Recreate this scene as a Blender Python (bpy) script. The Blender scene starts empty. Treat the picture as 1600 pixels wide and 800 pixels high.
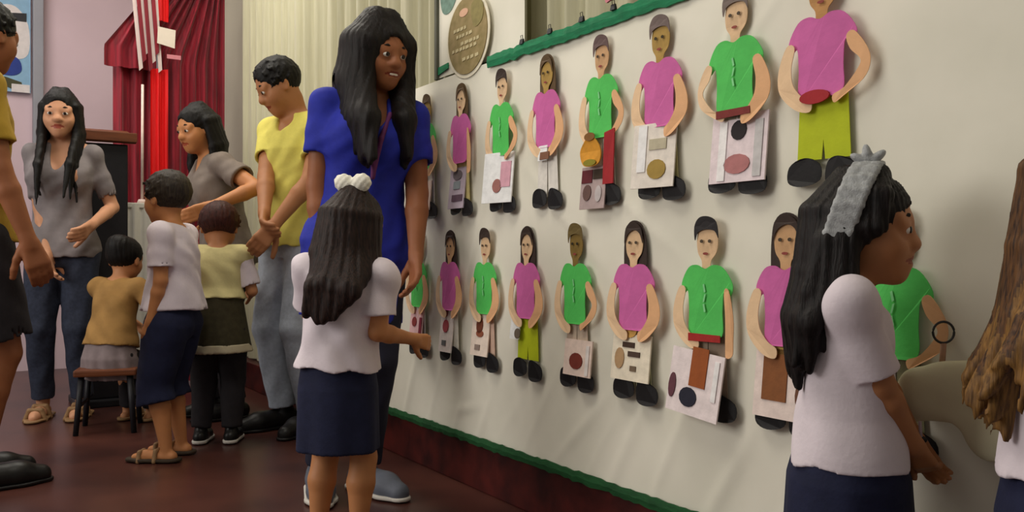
import bpy, bmesh, math, random
import numpy as np
from mathutils import Vector, Matrix

random.seed(7)
rng = np.random.default_rng(7)
R = math.radians
SC = bpy.context.scene
COL = SC.collection

# ------------------------------------------------------------------ camera, world, lights, exposure
CAM_Z = 0.80
cam_d = bpy.data.cameras.new('camera')
cam = bpy.data.objects.new('camera', cam_d)
COL.objects.link(cam)
cam.location = (0, 0, CAM_Z)
cam.rotation_euler = (R(90), 0, 0)
cam_d.sensor_width = 36
cam_d.lens = 36 * 1350 / 1600
cam_d.clip_start = 0.02
SC.camera = cam

SC.view_settings.view_transform = 'Standard'
SC.view_settings.look = 'None'
SC.view_settings.gamma = 1.0
SC.view_settings.use_curve_mapping = False
SC.view_settings.exposure = 0.38

world = bpy.data.worlds.new('world')
SC.world = world
world.use_nodes = True
world.node_tree.nodes['Background'].inputs[0].default_value = (1.0, 0.95, 0.86, 1)
world.node_tree.nodes['Background'].inputs[1].default_value = 0.20


def area(name, loc, target, sx, sy, power, col):
    d = bpy.data.lights.new(name, 'AREA')
    d.shape = 'RECTANGLE'
    d.size, d.size_y, d.energy, d.color = sx, sy, power, col
    o = bpy.data.objects.new(name, d)
    COL.objects.link(o)
    o.location = loc
    o.rotation_euler = (Vector(target) - Vector(loc)).to_track_quat('-Z', 'Y').to_euler()
    return o


area('overhead_light', (-0.9, 1.6, 3.1), (-0.9, 1.6, 0), 1.2, 1.2, 20, (1.0, 0.95, 0.84))
area('overhead_light', (-1.6, 4.0, 3.1), (-1.6, 4.0, 0), 1.2, 1.2, 26, (1.0, 0.95, 0.84))
area('overhead_light', (-3.0, 4.6, 3.1), (-2.6, 5.6, 0.8), 0.9, 0.9, 17, (1.0, 0.94, 0.88))  # unseen lamp added over the far end to brighten pink wall and red curtain
area('window_daylight', (-4.1, 1.2, 2.1), (0.2, 2.4, 1.0), 2.6, 1.8, 60, (1.0, 0.96, 0.90))

# ------------------------------------------------------------------ helpers: colour, materials, meshes


def lin(c):
    out = []
    for v in c:
        v = v / 255.0
        out.append(v / 12.92 if v <= 0.04045 else ((v + 0.055) / 1.055) ** 2.4)
    return tuple(out)


MATS = {}


def M(key, rgb=(200, 200, 200), rough=0.75, var=0.12, scale=25.0, bump=0.15, stretch=(1, 1, 1), spec=0.3, rgb2=None, bscale=None, sheen=0.0, sss=0.0):
    """one procedural material: two tones mixed by noise, relief from a finer noise"""
    if key in MATS:
        return MATS[key]
    m = bpy.data.materials.new(key)
    m.use_nodes = True
    nt = m.node_tree
    b = nt.nodes['Principled BSDF']
    c1 = lin(rgb)
    c2 = lin(rgb2) if rgb2 else tuple(v * (1 - var) for v in c1)
    tc = nt.nodes.new('ShaderNodeTexCoord')
    mp = nt.nodes.new('ShaderNodeMapping')
    mp.inputs['Scale'].default_value = stretch
    nt.links.new(tc.outputs['Object'], mp.inputs[0])
    nz = nt.nodes.new('ShaderNodeTexNoise')
    nz.inputs['Scale'].default_value = scale
    nz.inputs['Detail'].default_value = 4
    nt.links.new(mp.outputs[0], nz.inputs['Vector'])
    rp = nt.nodes.new('ShaderNodeValToRGB')
    rp.color_ramp.elements[0].position, rp.color_ramp.elements[1].position = 0.35, 0.65
    rp.color_ramp.elements[0].color = (*c2, 1)
    rp.color_ramp.elements[1].color = (*c1, 1)
    nt.links.new(nz.outputs['Fac'], rp.inputs[0])
    nt.links.new(rp.outputs[0], b.inputs['Base Color'])
    b.inputs['Roughness'].default_value = rough
    b.inputs['Specular IOR Level'].default_value = spec
    if sheen:
        b.inputs['Sheen Weight'].default_value = sheen
    if sss:
        b.inputs['Subsurface Weight'].default_value = sss
        b.inputs['Subsurface Radius'].default_value = (0.01, 0.004, 0.002)
    if bump:
        n2 = nt.nodes.new('ShaderNodeTexNoise')
        n2.inputs['Scale'].default_value = bscale or scale * 4
        n2.inputs['Detail'].default_value = 3
        nt.links.new(mp.outputs[0], n2.inputs['Vector'])
        bp = nt.nodes.new('ShaderNodeBump')
        bp.inputs['Strength'].default_value = bump
        bp.inputs['Distance'].default_value = 0.003
        nt.links.new(n2.outputs['Fac'], bp.inputs['Height'])
        nt.links.new(bp.outputs[0], b.inputs['Normal'])
    MATS[key] = m
    return m


def link(name, me, parent=None):
    o = bpy.data.objects.new(name, me)
    COL.objects.link(o)
    if parent is not None:
        o.parent = parent
    return o


def tag(o, label=None, cat=None, group=None, kind=None):
    for k, v in (('label', label), ('category', cat), ('group', group), ('kind', kind)):
        if v:
            o[k] = v
    return o


def empty(name, loc, rz=0.0, label=None, cat=None, group=None):
    o = bpy.data.objects.new(name, None)
    COL.objects.link(o)
    o.location = loc
    o.rotation_euler = (0, 0, rz)
    o.empty_display_size = 0.05
    return tag(o, label, cat, group)


def mesh_np(name, v, f, mats, smooth=True, mi=None):
    me = bpy.data.meshes.new(name)
    v = np.asarray(v, np.float32)
    f = np.asarray(f, np.int32)
    n, k = f.shape
    me.vertices.add(len(v))
    me.vertices.foreach_set('co', v.ravel())
    me.loops.add(n * k)
    me.loops.foreach_set('vertex_index', f.ravel())
    me.polygons.add(n)
    me.polygons.foreach_set('loop_start', np.arange(0, n * k, k, dtype=np.int32))
    me.polygons.foreach_set('use_smooth', np.full(n, smooth, bool))
    for m in (mats if isinstance(mats, (list, tuple)) else [mats]):
        me.materials.append(m)
    if mi is not None:
        me.polygons.foreach_set('material_index', mi.astype(np.int32))
    me.update(calc_edges=True)
    return me


def pyobj(name, v, f, mat, parent=None, smooth=False):
    me = bpy.data.meshes.new(name)
    me.from_pydata([tuple(p) for p in v], [], f)
    me.materials.append(mat)
    if smooth:
        me.polygons.foreach_set('use_smooth', np.full(len(me.polygons), True))
    me.update()
    return link(name, me, parent)


def box(name, c, s, mat, parent=None, bevel=0.0, rz=0.0):
    bm = bmesh.new()
    bmesh.ops.create_cube(bm, size=1.0)
    for v in bm.verts:
        v.co = Vector((v.co.x * s[0], v.co.y * s[1], v.co.z * s[2]))
    if bevel:
        bmesh.ops.bevel(bm, geom=bm.edges[:], offset=bevel, segments=2, affect='EDGES', profile=0.6)
    if rz:
        bmesh.ops.rotate(bm, verts=bm.verts, matrix=Matrix.Rotation(rz, 3, 'Z'))
    bmesh.ops.translate(bm, verts=bm.verts, vec=Vector(c))
    me = bpy.data.meshes.new(name)
    bm.to_mesh(me)
    bm.free()
    me.materials.append(mat)
    return link(name, me, parent)


def tube(name, pts, r, mat, parent=None, seg=10, closed=False):
    """swept round tube through pts; r a number or one per point"""
    pts = [Vector(p) for p in pts]
    n = len(pts)
    rs = [r] * n if not hasattr(r, '__len__') else r
    v, f = [], []
    for i, p in enumerate(pts):
        a = pts[(i - 1) % n] if (closed or i) else p
        b = pts[(i + 1) % n] if (closed or i < n - 1) else p
        t = (b - a).normalized()
        q = t.to_track_quat('Z', 'Y')
        for j in range(seg):
            w = 2 * math.pi * j / seg
            v.append(p + q @ Vector((rs[i] * math.cos(w), rs[i] * math.sin(w), 0)))
    m = n if closed else n - 1
    for i in range(m):
        for j in range(seg):
            a0, b0 = i * seg, ((i + 1) % n) * seg
            f.append((a0 + j, a0 + (j + 1) % seg, b0 + (j + 1) % seg, b0 + j))
    if not closed:
        f.append(tuple(range(seg - 1, -1, -1)))
        f.append(tuple((n - 1) * seg + j for j in range(seg)))
    return pyobj(name, v, f, mat, parent, True)


def spline(pts, per=5):
    """closed Catmull-Rom through 2-D points"""
    out = []
    n = len(pts)
    for i in range(n):
        p0, p1, p2, p3 = (np.array(pts[(i + k - 1) % n], float) for k in range(4))
        for s in range(per):
            t = s / per
            out.append(0.5 * ((2 * p1) + (-p0 + p2) * t + (2 * p0 - 5 * p1 + 4 * p2 - p3) * t * t + (-p0 + 3 * p1 - 3 * p2 + p3) * t ** 3))
    return [tuple(p) for p in out]


def flat(name, pts, mat, parent, depth, thick=0.0012, curl=0.0):
    """paper shape: outline (u, v) in the wall's plane, front face at local y = -depth, back at -depth + thick; curl lifts it off the wall"""
    n = len(pts)
    us = [p[0] for p in pts]
    uc, uh = (max(us) + min(us)) / 2, max(1e-6, (max(us) - min(us)) / 2)

    def dy(u):
        return -curl * (1 - ((u - uc) / uh) ** 2)
    v = [(u, -depth + dy(u), w) for u, w in pts] + [(u, -depth + thick + dy(u), w) for u, w in pts]
    f = [tuple(range(n)), tuple(range(2 * n - 1, n - 1, -1))]
    for i in range(n):
        j = (i + 1) % n
        f.append((i, n + i, n + j, j))
    area2 = sum(pts[i][0] * pts[(i + 1) % n][1] - pts[(i + 1) % n][0] * pts[i][1] for i in range(n))
    if area2 < 0:
        f = [tuple(reversed(q)) for q in f]
    return pyobj(name, v, f, mat, parent)


def ellipse(cx, cy, rx, ry, n=20, rot=0.0):
    c, s = math.cos(rot), math.sin(rot)
    return [(cx + rx * math.cos(2 * math.pi * i / n) * c - ry * math.sin(2 * math.pi * i / n) * s,
             cy + rx * math.cos(2 * math.pi * i / n) * s + ry * math.sin(2 * math.pi * i / n) * c) for i in range(n)]


# ------------------------------------------------------------------ places: the photograph's rays and the long wall's own frame
def at(x, y, Y):
    return Vector(((x - 800) / 1350 * Y, Y, CAM_Z + (400 - y) / 1350 * Y))


WALL_D = Vector((0.5444, -0.8388, 0))      # along the wall towards the camera
WALL_O = Vector((-0.566, 3.64, 0))
WALL_RZ = math.atan2(-0.8388, 0.5444)       # local x along the wall, local -y out into the room


def wall_t(x):
    return (3.64 - 2424.5 / (x + 76)) / 0.8388


def wall_z(x, y):
    return CAM_Z + (400 - y) / (0.5568 * (x + 76))


def wall_at(x, out):
    """where the photograph's column x meets the plane lying out metres in front of the wall"""
    k = (1.507 - out) / 1.507
    Y = 2424.5 / (x + 76) * k
    p = Vector(((x - 800) / 1350 * Y, Y, 0)) - WALL_O
    return p.dot(WALL_D)


def W(t, out=0.0, z=0.0):
    return WALL_O + WALL_D * t + Vector((-0.8388, -0.5444, 0)) * out + Vector((0, 0, z))


BACK_RZ = math.atan2(0.5444, 0.8388)        # the end wall: square to the long one
BACK_E = Vector((0.8388, 0.5444, 0))

# ------------------------------------------------------------------ the room
m_floor = M('floor_polish', (84, 48, 40), 0.30, 0.35, 2.2, 0.05, rgb2=(58, 32, 29), spec=0.45, bscale=6)
m_wallp = M('wall_pink', (214, 190, 198), 0.85, 0.06, 3, 0.05)
m_wallc = M('wall_cream', (190, 184, 165), 0.85, 0.06, 3, 0.05)
m_maroon = M('maroon_paint', (84, 30, 26), 0.45, 0.35, 9, 0.08, rgb2=(48, 18, 18))
m_grey = M('grey_paint', (150, 150, 158), 0.6, 0.08, 8, 0.05)

fl = box('floor', (-0.6, 3.6, -0.03), (7.6, 9.0, 0.06), m_floor)
tag(fl, kind='structure')
ce = box('ceiling', (-0.6, 3.6, 3.25), (7.6, 9.0, 0.06), M('ceiling_white', (225, 220, 208), 0.9, 0.05, 3, 0.03))
tag(ce, kind='structure')
wr = box('wall_right', (0, 0.06, 1.6), (9.6, 0.10, 3.2), m_wallc)
wr.location = W(0.6, -0.12)
wr.rotation_euler = (0, 0, WALL_RZ)
tag(wr, kind='structure')
CORNER = WALL_O + WALL_D * ((3.64 - 6.6) / 0.8388)
wb = box('wall_back', (-1.9, 0.05, 1.6), (4.4, 0.10, 3.2), m_wallp)
wb.location = CORNER
wb.rotation_euler = (0, 0, BACK_RZ)
tag(wb, kind='structure')
# maroon plinth under the display
bb = box('baseboard_right', (0.35, -0.005, 0.079), (8.2, 0.19, 0.158), m_maroon, None, 0.006)
bb.location = W(0.6, -0.10)
bb.rotation_euler = (0, 0, WALL_RZ)
tag(bb, kind='structure')
tr = box('trim_1', (-1.0, -0.04, 1.6), (0.064, 0.08, 3.2), m_grey, None, 0.006)
tr.location = CORNER
tr.rotation_euler = (0, 0, BACK_RZ)
tag(tr, kind='structure')


def drape(name, x0, x1, z0, z1, amp, waves, mat, parent, seed, nx=None, left=None, thick=0.004, gather=0.0):
    """hanging pleated cloth in the parent's xz-plane with rounded, uneven pleats"""
    rg = np.random.default_rng(seed)
    nx = nx or int(waves * 10)
    nz = 26
    u = np.linspace(0, 1, nx)
    warp = u + 0.35 / waves * np.sin(u * waves * 1.7 + rg.random() * 6) * 0.5
    ph = warp * waves * 2 * math.pi
    v = []
    for k in range(nz):
        w = k / (nz - 1)
        z = z0 + (z1 - z0) * w
        xl = left(z) if left else x0
        prof = np.sin(ph + 0.5 * np.sin(3 * w + ph * 0.1)) + 0.35 * np.sin(2.3 * ph + 1.3 + w)
        y = amp * (0.75 + 0.25 * w) * prof / 1.2
        x = xl + (x1 - xl) * u + gather * np.cos(ph) * amp
        v.append(np.stack([x, y, np.full(nx, z)], 1))
    v = np.concatenate(v)
    back = v + np.array([0, thick, 0])
    n = nx * nz
    f = []
    for k in range(nz - 1):
        for i in range(nx - 1):
            a = k * nx + i
            f.append((a, a + 1, a + nx + 1, a + nx))
            f.append((n + a, n + a + nx, n + a + nx + 1, n + a + 1))
    return link(name, mesh_np(name, np.concatenate([v, back]), f, mat), parent)


# beige pleated curtain along the long wall: one hanging width beside another
m_beige = M('beige_curtain', (186, 181, 152), 0.8, 0.10, 14, 0.15, (6, 6, 0.4), sheen=0.2)
t_left, widths = wall_t(366), [1.30, 1.35, 1.6, 1.7]
tt = t_left
LAB = ['beige pleated curtain behind the man in the yellow shirt', 'beige pleated curtain behind the head of the woman in blue',
       'beige pleated curtain showing above the sloping green border of the display', 'beige curtain width hidden behind the near end of the white display']
for i, wd in enumerate(widths):
    c = empty('curtain', W(tt, -0.055), WALL_RZ, LAB[i], 'curtain', 'beige curtains along the wall')
    drape('pleated_cloth', 0.02, wd - 0.02, 0.17, 3.0, 0.030, wd * 8, m_beige, c, 10 + i)
    tube('curtain_rail', [(0.03, 0, 3.03), (wd - 0.03, 0, 3.03)], 0.014, m_grey, c)
    tt += wd

# red stage curtain at the far end
RC = W(wall_t(360), 0.06)
m_red = M('red_curtain', (150, 16, 40), 0.6, 0.3, 10, 0.12, (5, 5, 0.4), rgb2=(104, 10, 28), sheen=0.2)
m_bright = M('bright_red_cloth', (226, 24, 26), 0.6, 0.15, 10, 0.1, (5, 5, 0.5))
m_stripe = M('white_red_cloth', (214, 196, 192), 0.7, 0.1, 10, 0.1)
rc = empty('stage_curtain', RC, BACK_RZ, 'dark red stage curtain with a slanted gathered edge, against the pink wall', 'curtain')
drape('pleated_cloth', -0.63, 0.02, 1.06, 3.0, 0.035, 8.5, m_red, rc, 3, left=lambda z: -0.63 if z < 2.02 else -0.63 + (z - 2.02) * 0.75)
drape('pleated_cloth', -0.40, 0.02, 0.02, 1.06, 0.03, 6, m_red, rc, 4)
drape('swag', -0.69, -0.40, 1.93, 2.55, 0.02, 2.4, m_red, rc, 5, nx=30, left=lambda z: -0.69 + max(0, z - 2.05) * 0.72).location.y = -0.05
tube('curtain_rail', [(-0.8, 0, 3.03), (0.04, 0, 3.03)], 0.014, m_grey, rc)

# flags hanging in front of it
fg = empty('flag', RC + BACK_E * -0.36 + Vector((0.03, -0.12, 0)), BACK_RZ, 'bright red flag hanging limp in front of the dark red curtain', 'flag')
drape('flag_cloth', -0.045, 0.055, 1.28, 1.93, 0.018, 1.6, m_bright, fg, 21, nx=24)
drape('flag_cloth', -0.02, 0.06, 2.22, 2.55, 0.018, 1.6, m_bright, fg, 22, nx=24)
tube('flag_pole', [(0.005, 0.03, 1.25), (0.005, 0.03, 2.9)], 0.009, m_grey, fg)
f2 = empty('flag', RC + BACK_E * -0.42 + Vector((0.02, -0.16, 0)), BACK_RZ, 'white and red striped flag bunched above the bright red flag', 'flag')
for i in range(7):
    x0, sl = -0.055 + i * 0.022, 0.02
    f = flat('stripe', [(x0 - 0.03, 2.6), (x0 - 0.008, 2.6), (x0 + 0.055 - i * 0.004, 1.92 + 0.05 * (i % 3)), (x0 + 0.035 - i * 0.004, 1.9 + 0.05 * (i % 3))],
             m_stripe if i % 2 == 0 else m_red, f2, 0.012 * (i % 2), 0.004)
pp = empty('paper_sign', RC + BACK_E * -0.27 + Vector((0.02, -0.20, 0)), BACK_RZ, 'small cream paper square pinned among the flags', 'paper')
flat('paper_sheet', [(-0.055, 2.07), (0.045, 2.05), (0.05, 2.16), (-0.05, 2.17)], M('cream_paper', (226, 214, 200), 0.8, 0.06), pp, 0.0, 0.003)
flat('ribbon', [(0.0, 1.985), (0.08, 1.985), (0.08, 2.01), (0.0, 2.01)], M('pink_ribbon', (206, 130, 140), 0.7), pp, 0.002, 0.002)
pl = empty('flag_staff', at(222, 400, 5.04).xy.to_3d(), 0, 'slender pale staff standing before the dark red curtain', 'pole')
tube('staff', [(0, 0, 1.13), (0.003, 0, 1.80)], 0.0075, M('pale_staff', (232, 208, 200), 0.5), pl)
tube('staff_foot', [(0, 0, 1.105), (0, 0, 1.13)], [0.03, 0.02], M('pale_staff'), pl)

# white cloth-covered pedestal under the flags
pd = empty('pedestal_table', at(226, 400, 5.04).xy.to_3d(), BACK_RZ, 'narrow pedestal under a white cloth below the red curtain', 'table')
m_wcloth = M('white_cloth', (214, 210, 202), 0.85, 0.08, 10, 0.15)
box('table_top', (0, 0, 1.09), (0.24, 0.15, 0.03), m_wcloth, pd, 0.006)
drape('cloth_skirt', -0.12, 0.12, 0.04, 1.09, 0.012, 3, m_wcloth, pd, 31, nx=30).location.y = -0.075
box('table_base', (0, 0.01, 0.54), (0.2, 0.10, 1.07), m_grey, pd)

# dark lectern beside the woman with long hair
m_black = M('black_paint', (28, 27, 32), 0.5, 0.2)
m_brownw = M('brown_wood', (112, 62, 36), 0.5, 0.35, 6, 0.1, (1, 8, 8))
lc = empty('lectern', at(160, 400, 4.70).xy.to_3d(), BACK_RZ, 'black lectern with a brown wooden top in front of the pink wall', 'lectern')
box('lectern_body', (0, 0, 0.72), (0.22, 0.24, 1.36), m_black, lc, 0.008)
box('lectern_foot', (0, 0, 0.02), (0.30, 0.32, 0.04), m_black, lc, 0.008)
lt = box('lectern_top', (0, 0, 0), (0.30, 0.30, 0.035), m_brownw, lc, 0.008)
lt.location = (0, 0, 1.455)
lt.rotation_euler = (R(14), 0, 0)
box('book_ledge', (0, -0.15, 1.435), (0.30, 0.02, 0.05), m_brownw, lc, 0.004)

# picture on the end wall, at the frame's left edge
po = empty('wall_poster', CORNER + BACK_E * -1.26 + Vector((0.02, -0.03, 0)), BACK_RZ, 'sky blue poster with white and navy shapes on the pink wall', 'poster')
flat('poster_sheet', [(-0.42, 1.93), (0.215, 1.93), (0.215, 2.75), (-0.42, 2.75)], M('sky_blue_print', (140, 178, 206), 0.7, 0.1), po, 0.0, 0.004)
flat('white_shape', spline([(-0.1, 2.24), (0.1, 2.16), (0.2, 2.2), (0.2, 2.4), (0.12, 2.52), (0.0, 2.5), (-0.08, 2.38)]), M('poster_white', (222, 214, 212), 0.8), po, 0.002, 0.002)
flat('navy_shape', spline([(0.0, 2.06), (0.1, 2.04), (0.16, 2.08), (0.14, 2.16), (0.05, 2.18), (-0.02, 2.12)]), M('poster_navy', (44, 62, 138), 0.7), po, 0.004, 0.002)
flat('dark_shape', [(0.08, 2.42), (0.19, 2.42), (0.19, 2.48), (0.08, 2.47)], m_black, po, 0.004, 0.002)
flat('white_strip', [(0.1, 1.93), (0.21, 1.93), (0.21, 1.985), (0.1, 1.985)], M('poster_white'), po, 0.004, 0.002)
flat('olive_shape', [(-0.02, 2.0), (0.10, 1.95), (0.17, 1.955), (0.16, 2.0), (0.06, 2.03)], M('olive_print', (74, 72, 48), 0.7), po, 0.003, 0.002)

# ------------------------------------------------------------------ white paper display on the long wall
m_paper = M('white_paper', (236, 231, 216), 0.75, 0.06, 4, 0.10, rgb2=(226, 222, 206), bscale=30)
m_green = M('green_crepe', (28, 128, 84), 0.75, 0.3, 20, 0.3, (1, 1, 5))
m_green2 = M('dark_green_crepe', (30, 84, 44), 0.75, 0.3, 20, 0.3, (1, 1, 5))
T0, T1 = wall_t(592), 3.35
bd = empty('paper_backdrop', W(0, 0.012), WALL_RZ, 'long white paper display sheet with green borders covering the wall', 'backdrop')
nx, nz = 300, 90
tg = np.linspace(T0, T1, nx)
zg = np.linspace(0.172, 1.44, nz)
TT, ZZ = np.meshgrid(tg, zg)
wr_ = 0.0035 * np.sin(TT * 5.1 + 1.7 * np.sin(ZZ * 3)) + 0.002 * np.sin(TT * 13 - ZZ * 9)
rg = np.random.default_rng(5)
for i in range(34):      # creases: long soft ridges
    a = rg.choice([0.9, 1.25, -0.9, 1.57, 0.3, 2.4]) + rg.normal(0, 0.25)
    c0, c1 = rg.uniform(T0, T1), rg.uniform(0.2, 1.4)
    if i < 12:
        c0, c1, a = T0 + 0.15 + 0.18 * i, rg.uniform(0.22, 0.36), rg.uniform(0.7, 1.2)
    d = (TT - c0) * math.sin(a) - (ZZ - c1) * math.cos(a)
    s = (TT - c0) * math.cos(a) + (ZZ - c1) * math.sin(a)
    wr_ += rg.uniform(0.002, 0.006) * np.exp(-(d / rg.uniform(0.006, 0.02)) ** 2 - (s / rg.uniform(0.08, 0.3)) ** 2)
wr_ *= np.clip((1.44 - ZZ) / 0.05, 0.3, 1)
v = np.stack([TT.ravel(), -0.004 - wr_.ravel(), ZZ.ravel()], 1)
idx = np.arange(nx * nz).reshape(nz, nx)
f = np.stack([idx[:-1, :-1].ravel(), idx[:-1, 1:].ravel(), idx[1:, 1:].ravel(), idx[1:, :-1].ravel()], 1)
vb = v.copy()
vb[:, 1] = 0.006
fb = f[:, ::-1] + nx * nz
link('paper_sheet', mesh_np('paper_sheet', np.concatenate([v, vb]), np.concatenate([f, fb]), m_paper), bd)


def crepe(name, t0, t1, z, h, mat, seed, lift=0.014):
    rg = np.random.default_rng(seed)
    n = int((t1 - t0) / 0.02)
    v, f = [], []
    for i in range(n + 1):
        t = t0 + (t1 - t0) * i / n
        top = z + h / 2 + rg.normal(0, h * 0.05)
        bot = z - h / 2 + rg.normal(0, h * 0.06)
        y = -lift - rg.uniform(0, 0.004)
        v += [(t, y, bot), (t, y - 0.003, (bot + top) / 2), (t, y, top), (t, y + 0.005, top), (t, y + 0.005, bot)]
        if i:
            a, b = (i - 1) * 5, i * 5
            for k in range(5):
                f.append((a + k, b + k, b + (k + 1) % 5, a + (k + 1) % 5))
    return pyobj(name, v, f, mat, bd)


crepe('green_border', wall_t(772), T1, 1.437, 0.040, m_green, 1)
crepe('green_border', T0, T1, 0.178, 0.030, m_green2, 2)
for x, where in ((828, 'at the corner of the white poster'), (872, 'above the paper girl in white trousers'), (922, 'just left of the paper child with the orange doll'), (972, 'farthest from the white poster')):
    cl = empty('binder_clip', W(wall_t(x), 0.030, 1.462), WALL_RZ, None, 'clip', 'black clips on the green border')
    cl['label'] = 'black clip on the green border, ' + where
    cl.scale = (.7, .7, .7)
    pyobj('clip_body', [(-.014, -.007, -.012), (.014, -.007, -.012), (.014, .007, -.012), (-.014, .007, -.012), (-.012, -.003, .010), (.012, -.003, .010), (.012, .003, .010), (-.012, .003, .010)],
          [(0, 1, 5, 4), (1, 2, 6, 5), (2, 3, 7, 6), (3, 0, 4, 7), (4, 5, 6, 7), (3, 2, 1, 0)], m_black, cl)
    tube('clip_handle', [(-.007, 0, .008), (-.007, -.002, .026), (.007, -.002, .026), (.007, 0, .008)], 0.0016, m_black, cl, 6)
rb = empty('ribbon_bow', W(wall_t(985), 0.034, 1.492), WALL_RZ, 'red and dark ribbon bow on the display top edge', 'bow')
m_rr = M('red_ribbon', (150, 60, 52), 0.6, 0.3)
flat('bow_loop', spline([(-0.005, 0), (-0.05, 0.022), (-0.065, 0.0), (-0.05, -0.016)]), M('pink_ribbon'), rb, 0.0, 0.006, 0.008)
flat('bow_loop', spline([(0.005, 0), (0.05, 0.022), (0.065, 0.0), (0.05, -0.016)]), m_rr, rb, 0.0, 0.006, 0.008)
flat('bow_knot', ellipse(0, 0, 0.011, 0.012), M('dark_ribbon', (70, 40, 30), 0.6), rb, 0.012, 0.01)

# white poster with the round seal, above the display
ps = empty('white_poster', W(0, 0.004), WALL_RZ, 'white framed poster hanging above the display behind the round seal', 'poster')
a, b = wall_t(686), wall_t(828)
flat('poster_sheet', [(a, 1.452), (b, 1.452), (b, 2.3), (a, 2.3)], m_paper, ps, 0.0, 0.004)
m_frame = M('dark_frame', (92, 92, 80), 0.6)
box('frame_side', (a, -0.004, 1.876), (0.018, 0.016, 0.86), m_frame, ps, 0.002)
box('frame_side', (b, -0.004, 1.876), (0.014, 0.016, 0.86), M('olive_frame', (84, 78, 44), 0.6), ps, 0.002)
flat('green_corner', [(a + .01, 1.462), (a + .085, 1.475), (a + .085, 1.495), (a + .01, 1.49)], m_green, ps, 0.006, 0.004)
flat('teal_corner', spline([(a + .03, 1.70), (a + .09, 1.675), (a + .15, 1.73), (a + .2, 1.85), (a + .03, 1.85)]), M('teal_print', (120, 150, 136), 0.7, 0.3, 40), ps, 0.002, 0.002)
sl = empty('round_seal', W((wall_t(709) + wall_t(770)) / 2, 0.02, 1.558), WALL_RZ, 'round olive brown seal with pale lines of lettering, overlapping the display top', 'emblem')
flat('seal_rim', ellipse(0, 0, 0.146, 0.146, 48), M('seal_rim', (236, 228, 206), 0.7), sl, 0.0, 0.003)
flat('seal_disc', ellipse(0, 0, 0.133, 0.133, 48), M('seal_olive', (158, 138, 96), 0.75, 0.22, 26, rgb2=(134, 118, 74)), sl, 0.003, 0.003)
m_pale = M('seal_pale', (204, 190, 148), 0.7, 0.15, 40)
flat('seal_figure', spline([(0.05, 0.02), (0.10, 0.03), (0.11, 0.08), (0.07, 0.11), (0.03, 0.09)]), M('seal_moss', (146, 134, 82), 0.7, 0.2, 40), sl, 0.0045, 0.002)
flat('seal_figure', ellipse(-0.02, 0.082, 0.03, 0.014), M('seal_salmon', (222, 176, 146), 0.7), sl, 0.0045, 0.002)
for j, (zz, x0, x1) in enumerate([(0.028, -0.09, 0.0), (0.004, -0.07, 0.03), (-0.024, -0.04, 0.09), (-0.042, -0.1, 0.06), (-0.08, -0.03, 0.06)]):
    x = x0
    while x < x1:
        wd = random.uniform(0.012, 0.026)
        flat('seal_letter', [(x, zz - .006), (x + wd, zz - .006 + .003), (x + wd, zz + .007), (x, zz + .006)], m_pale, sl, 0.0045, 0.002)
        x += wd + random.uniform(0.004, 0.012)

# ------------------------------------------------------------------ the paper children
m_pskin = M('paper_skin', (240, 204, 164), 0.7, 0.08, 30)
m_pskin2 = M('paper_skin_orange', (238, 184, 136), 0.7, 0.08, 30)
m_pgreen = M('paper_green', (88, 204, 96), 0.7, 0.10, 30)
m_ppink = M('paper_pink', (214, 106, 172), 0.7, 0.10, 30)
m_pwhite = M('paper_bright', (240, 236, 232), 0.6, 0.03, 30)
m_pshoe = M('paper_black', (26, 24, 26), 0.6, 0.2, 30)
m_plime = M('paper_lime', (188, 200, 26), 0.7, 0.08, 30)
m_pred = M('paper_red', (170, 38, 44), 0.7, 0.12, 30)
m_phalo = M('paper_halo', (232, 220, 200), 0.7, 0.05, 30)
PC = {}


def pm(rgb):
    k = 'print_%d_%d_%d' % rgb
    return M(k, rgb, 0.7, 0.15, 45)


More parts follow.
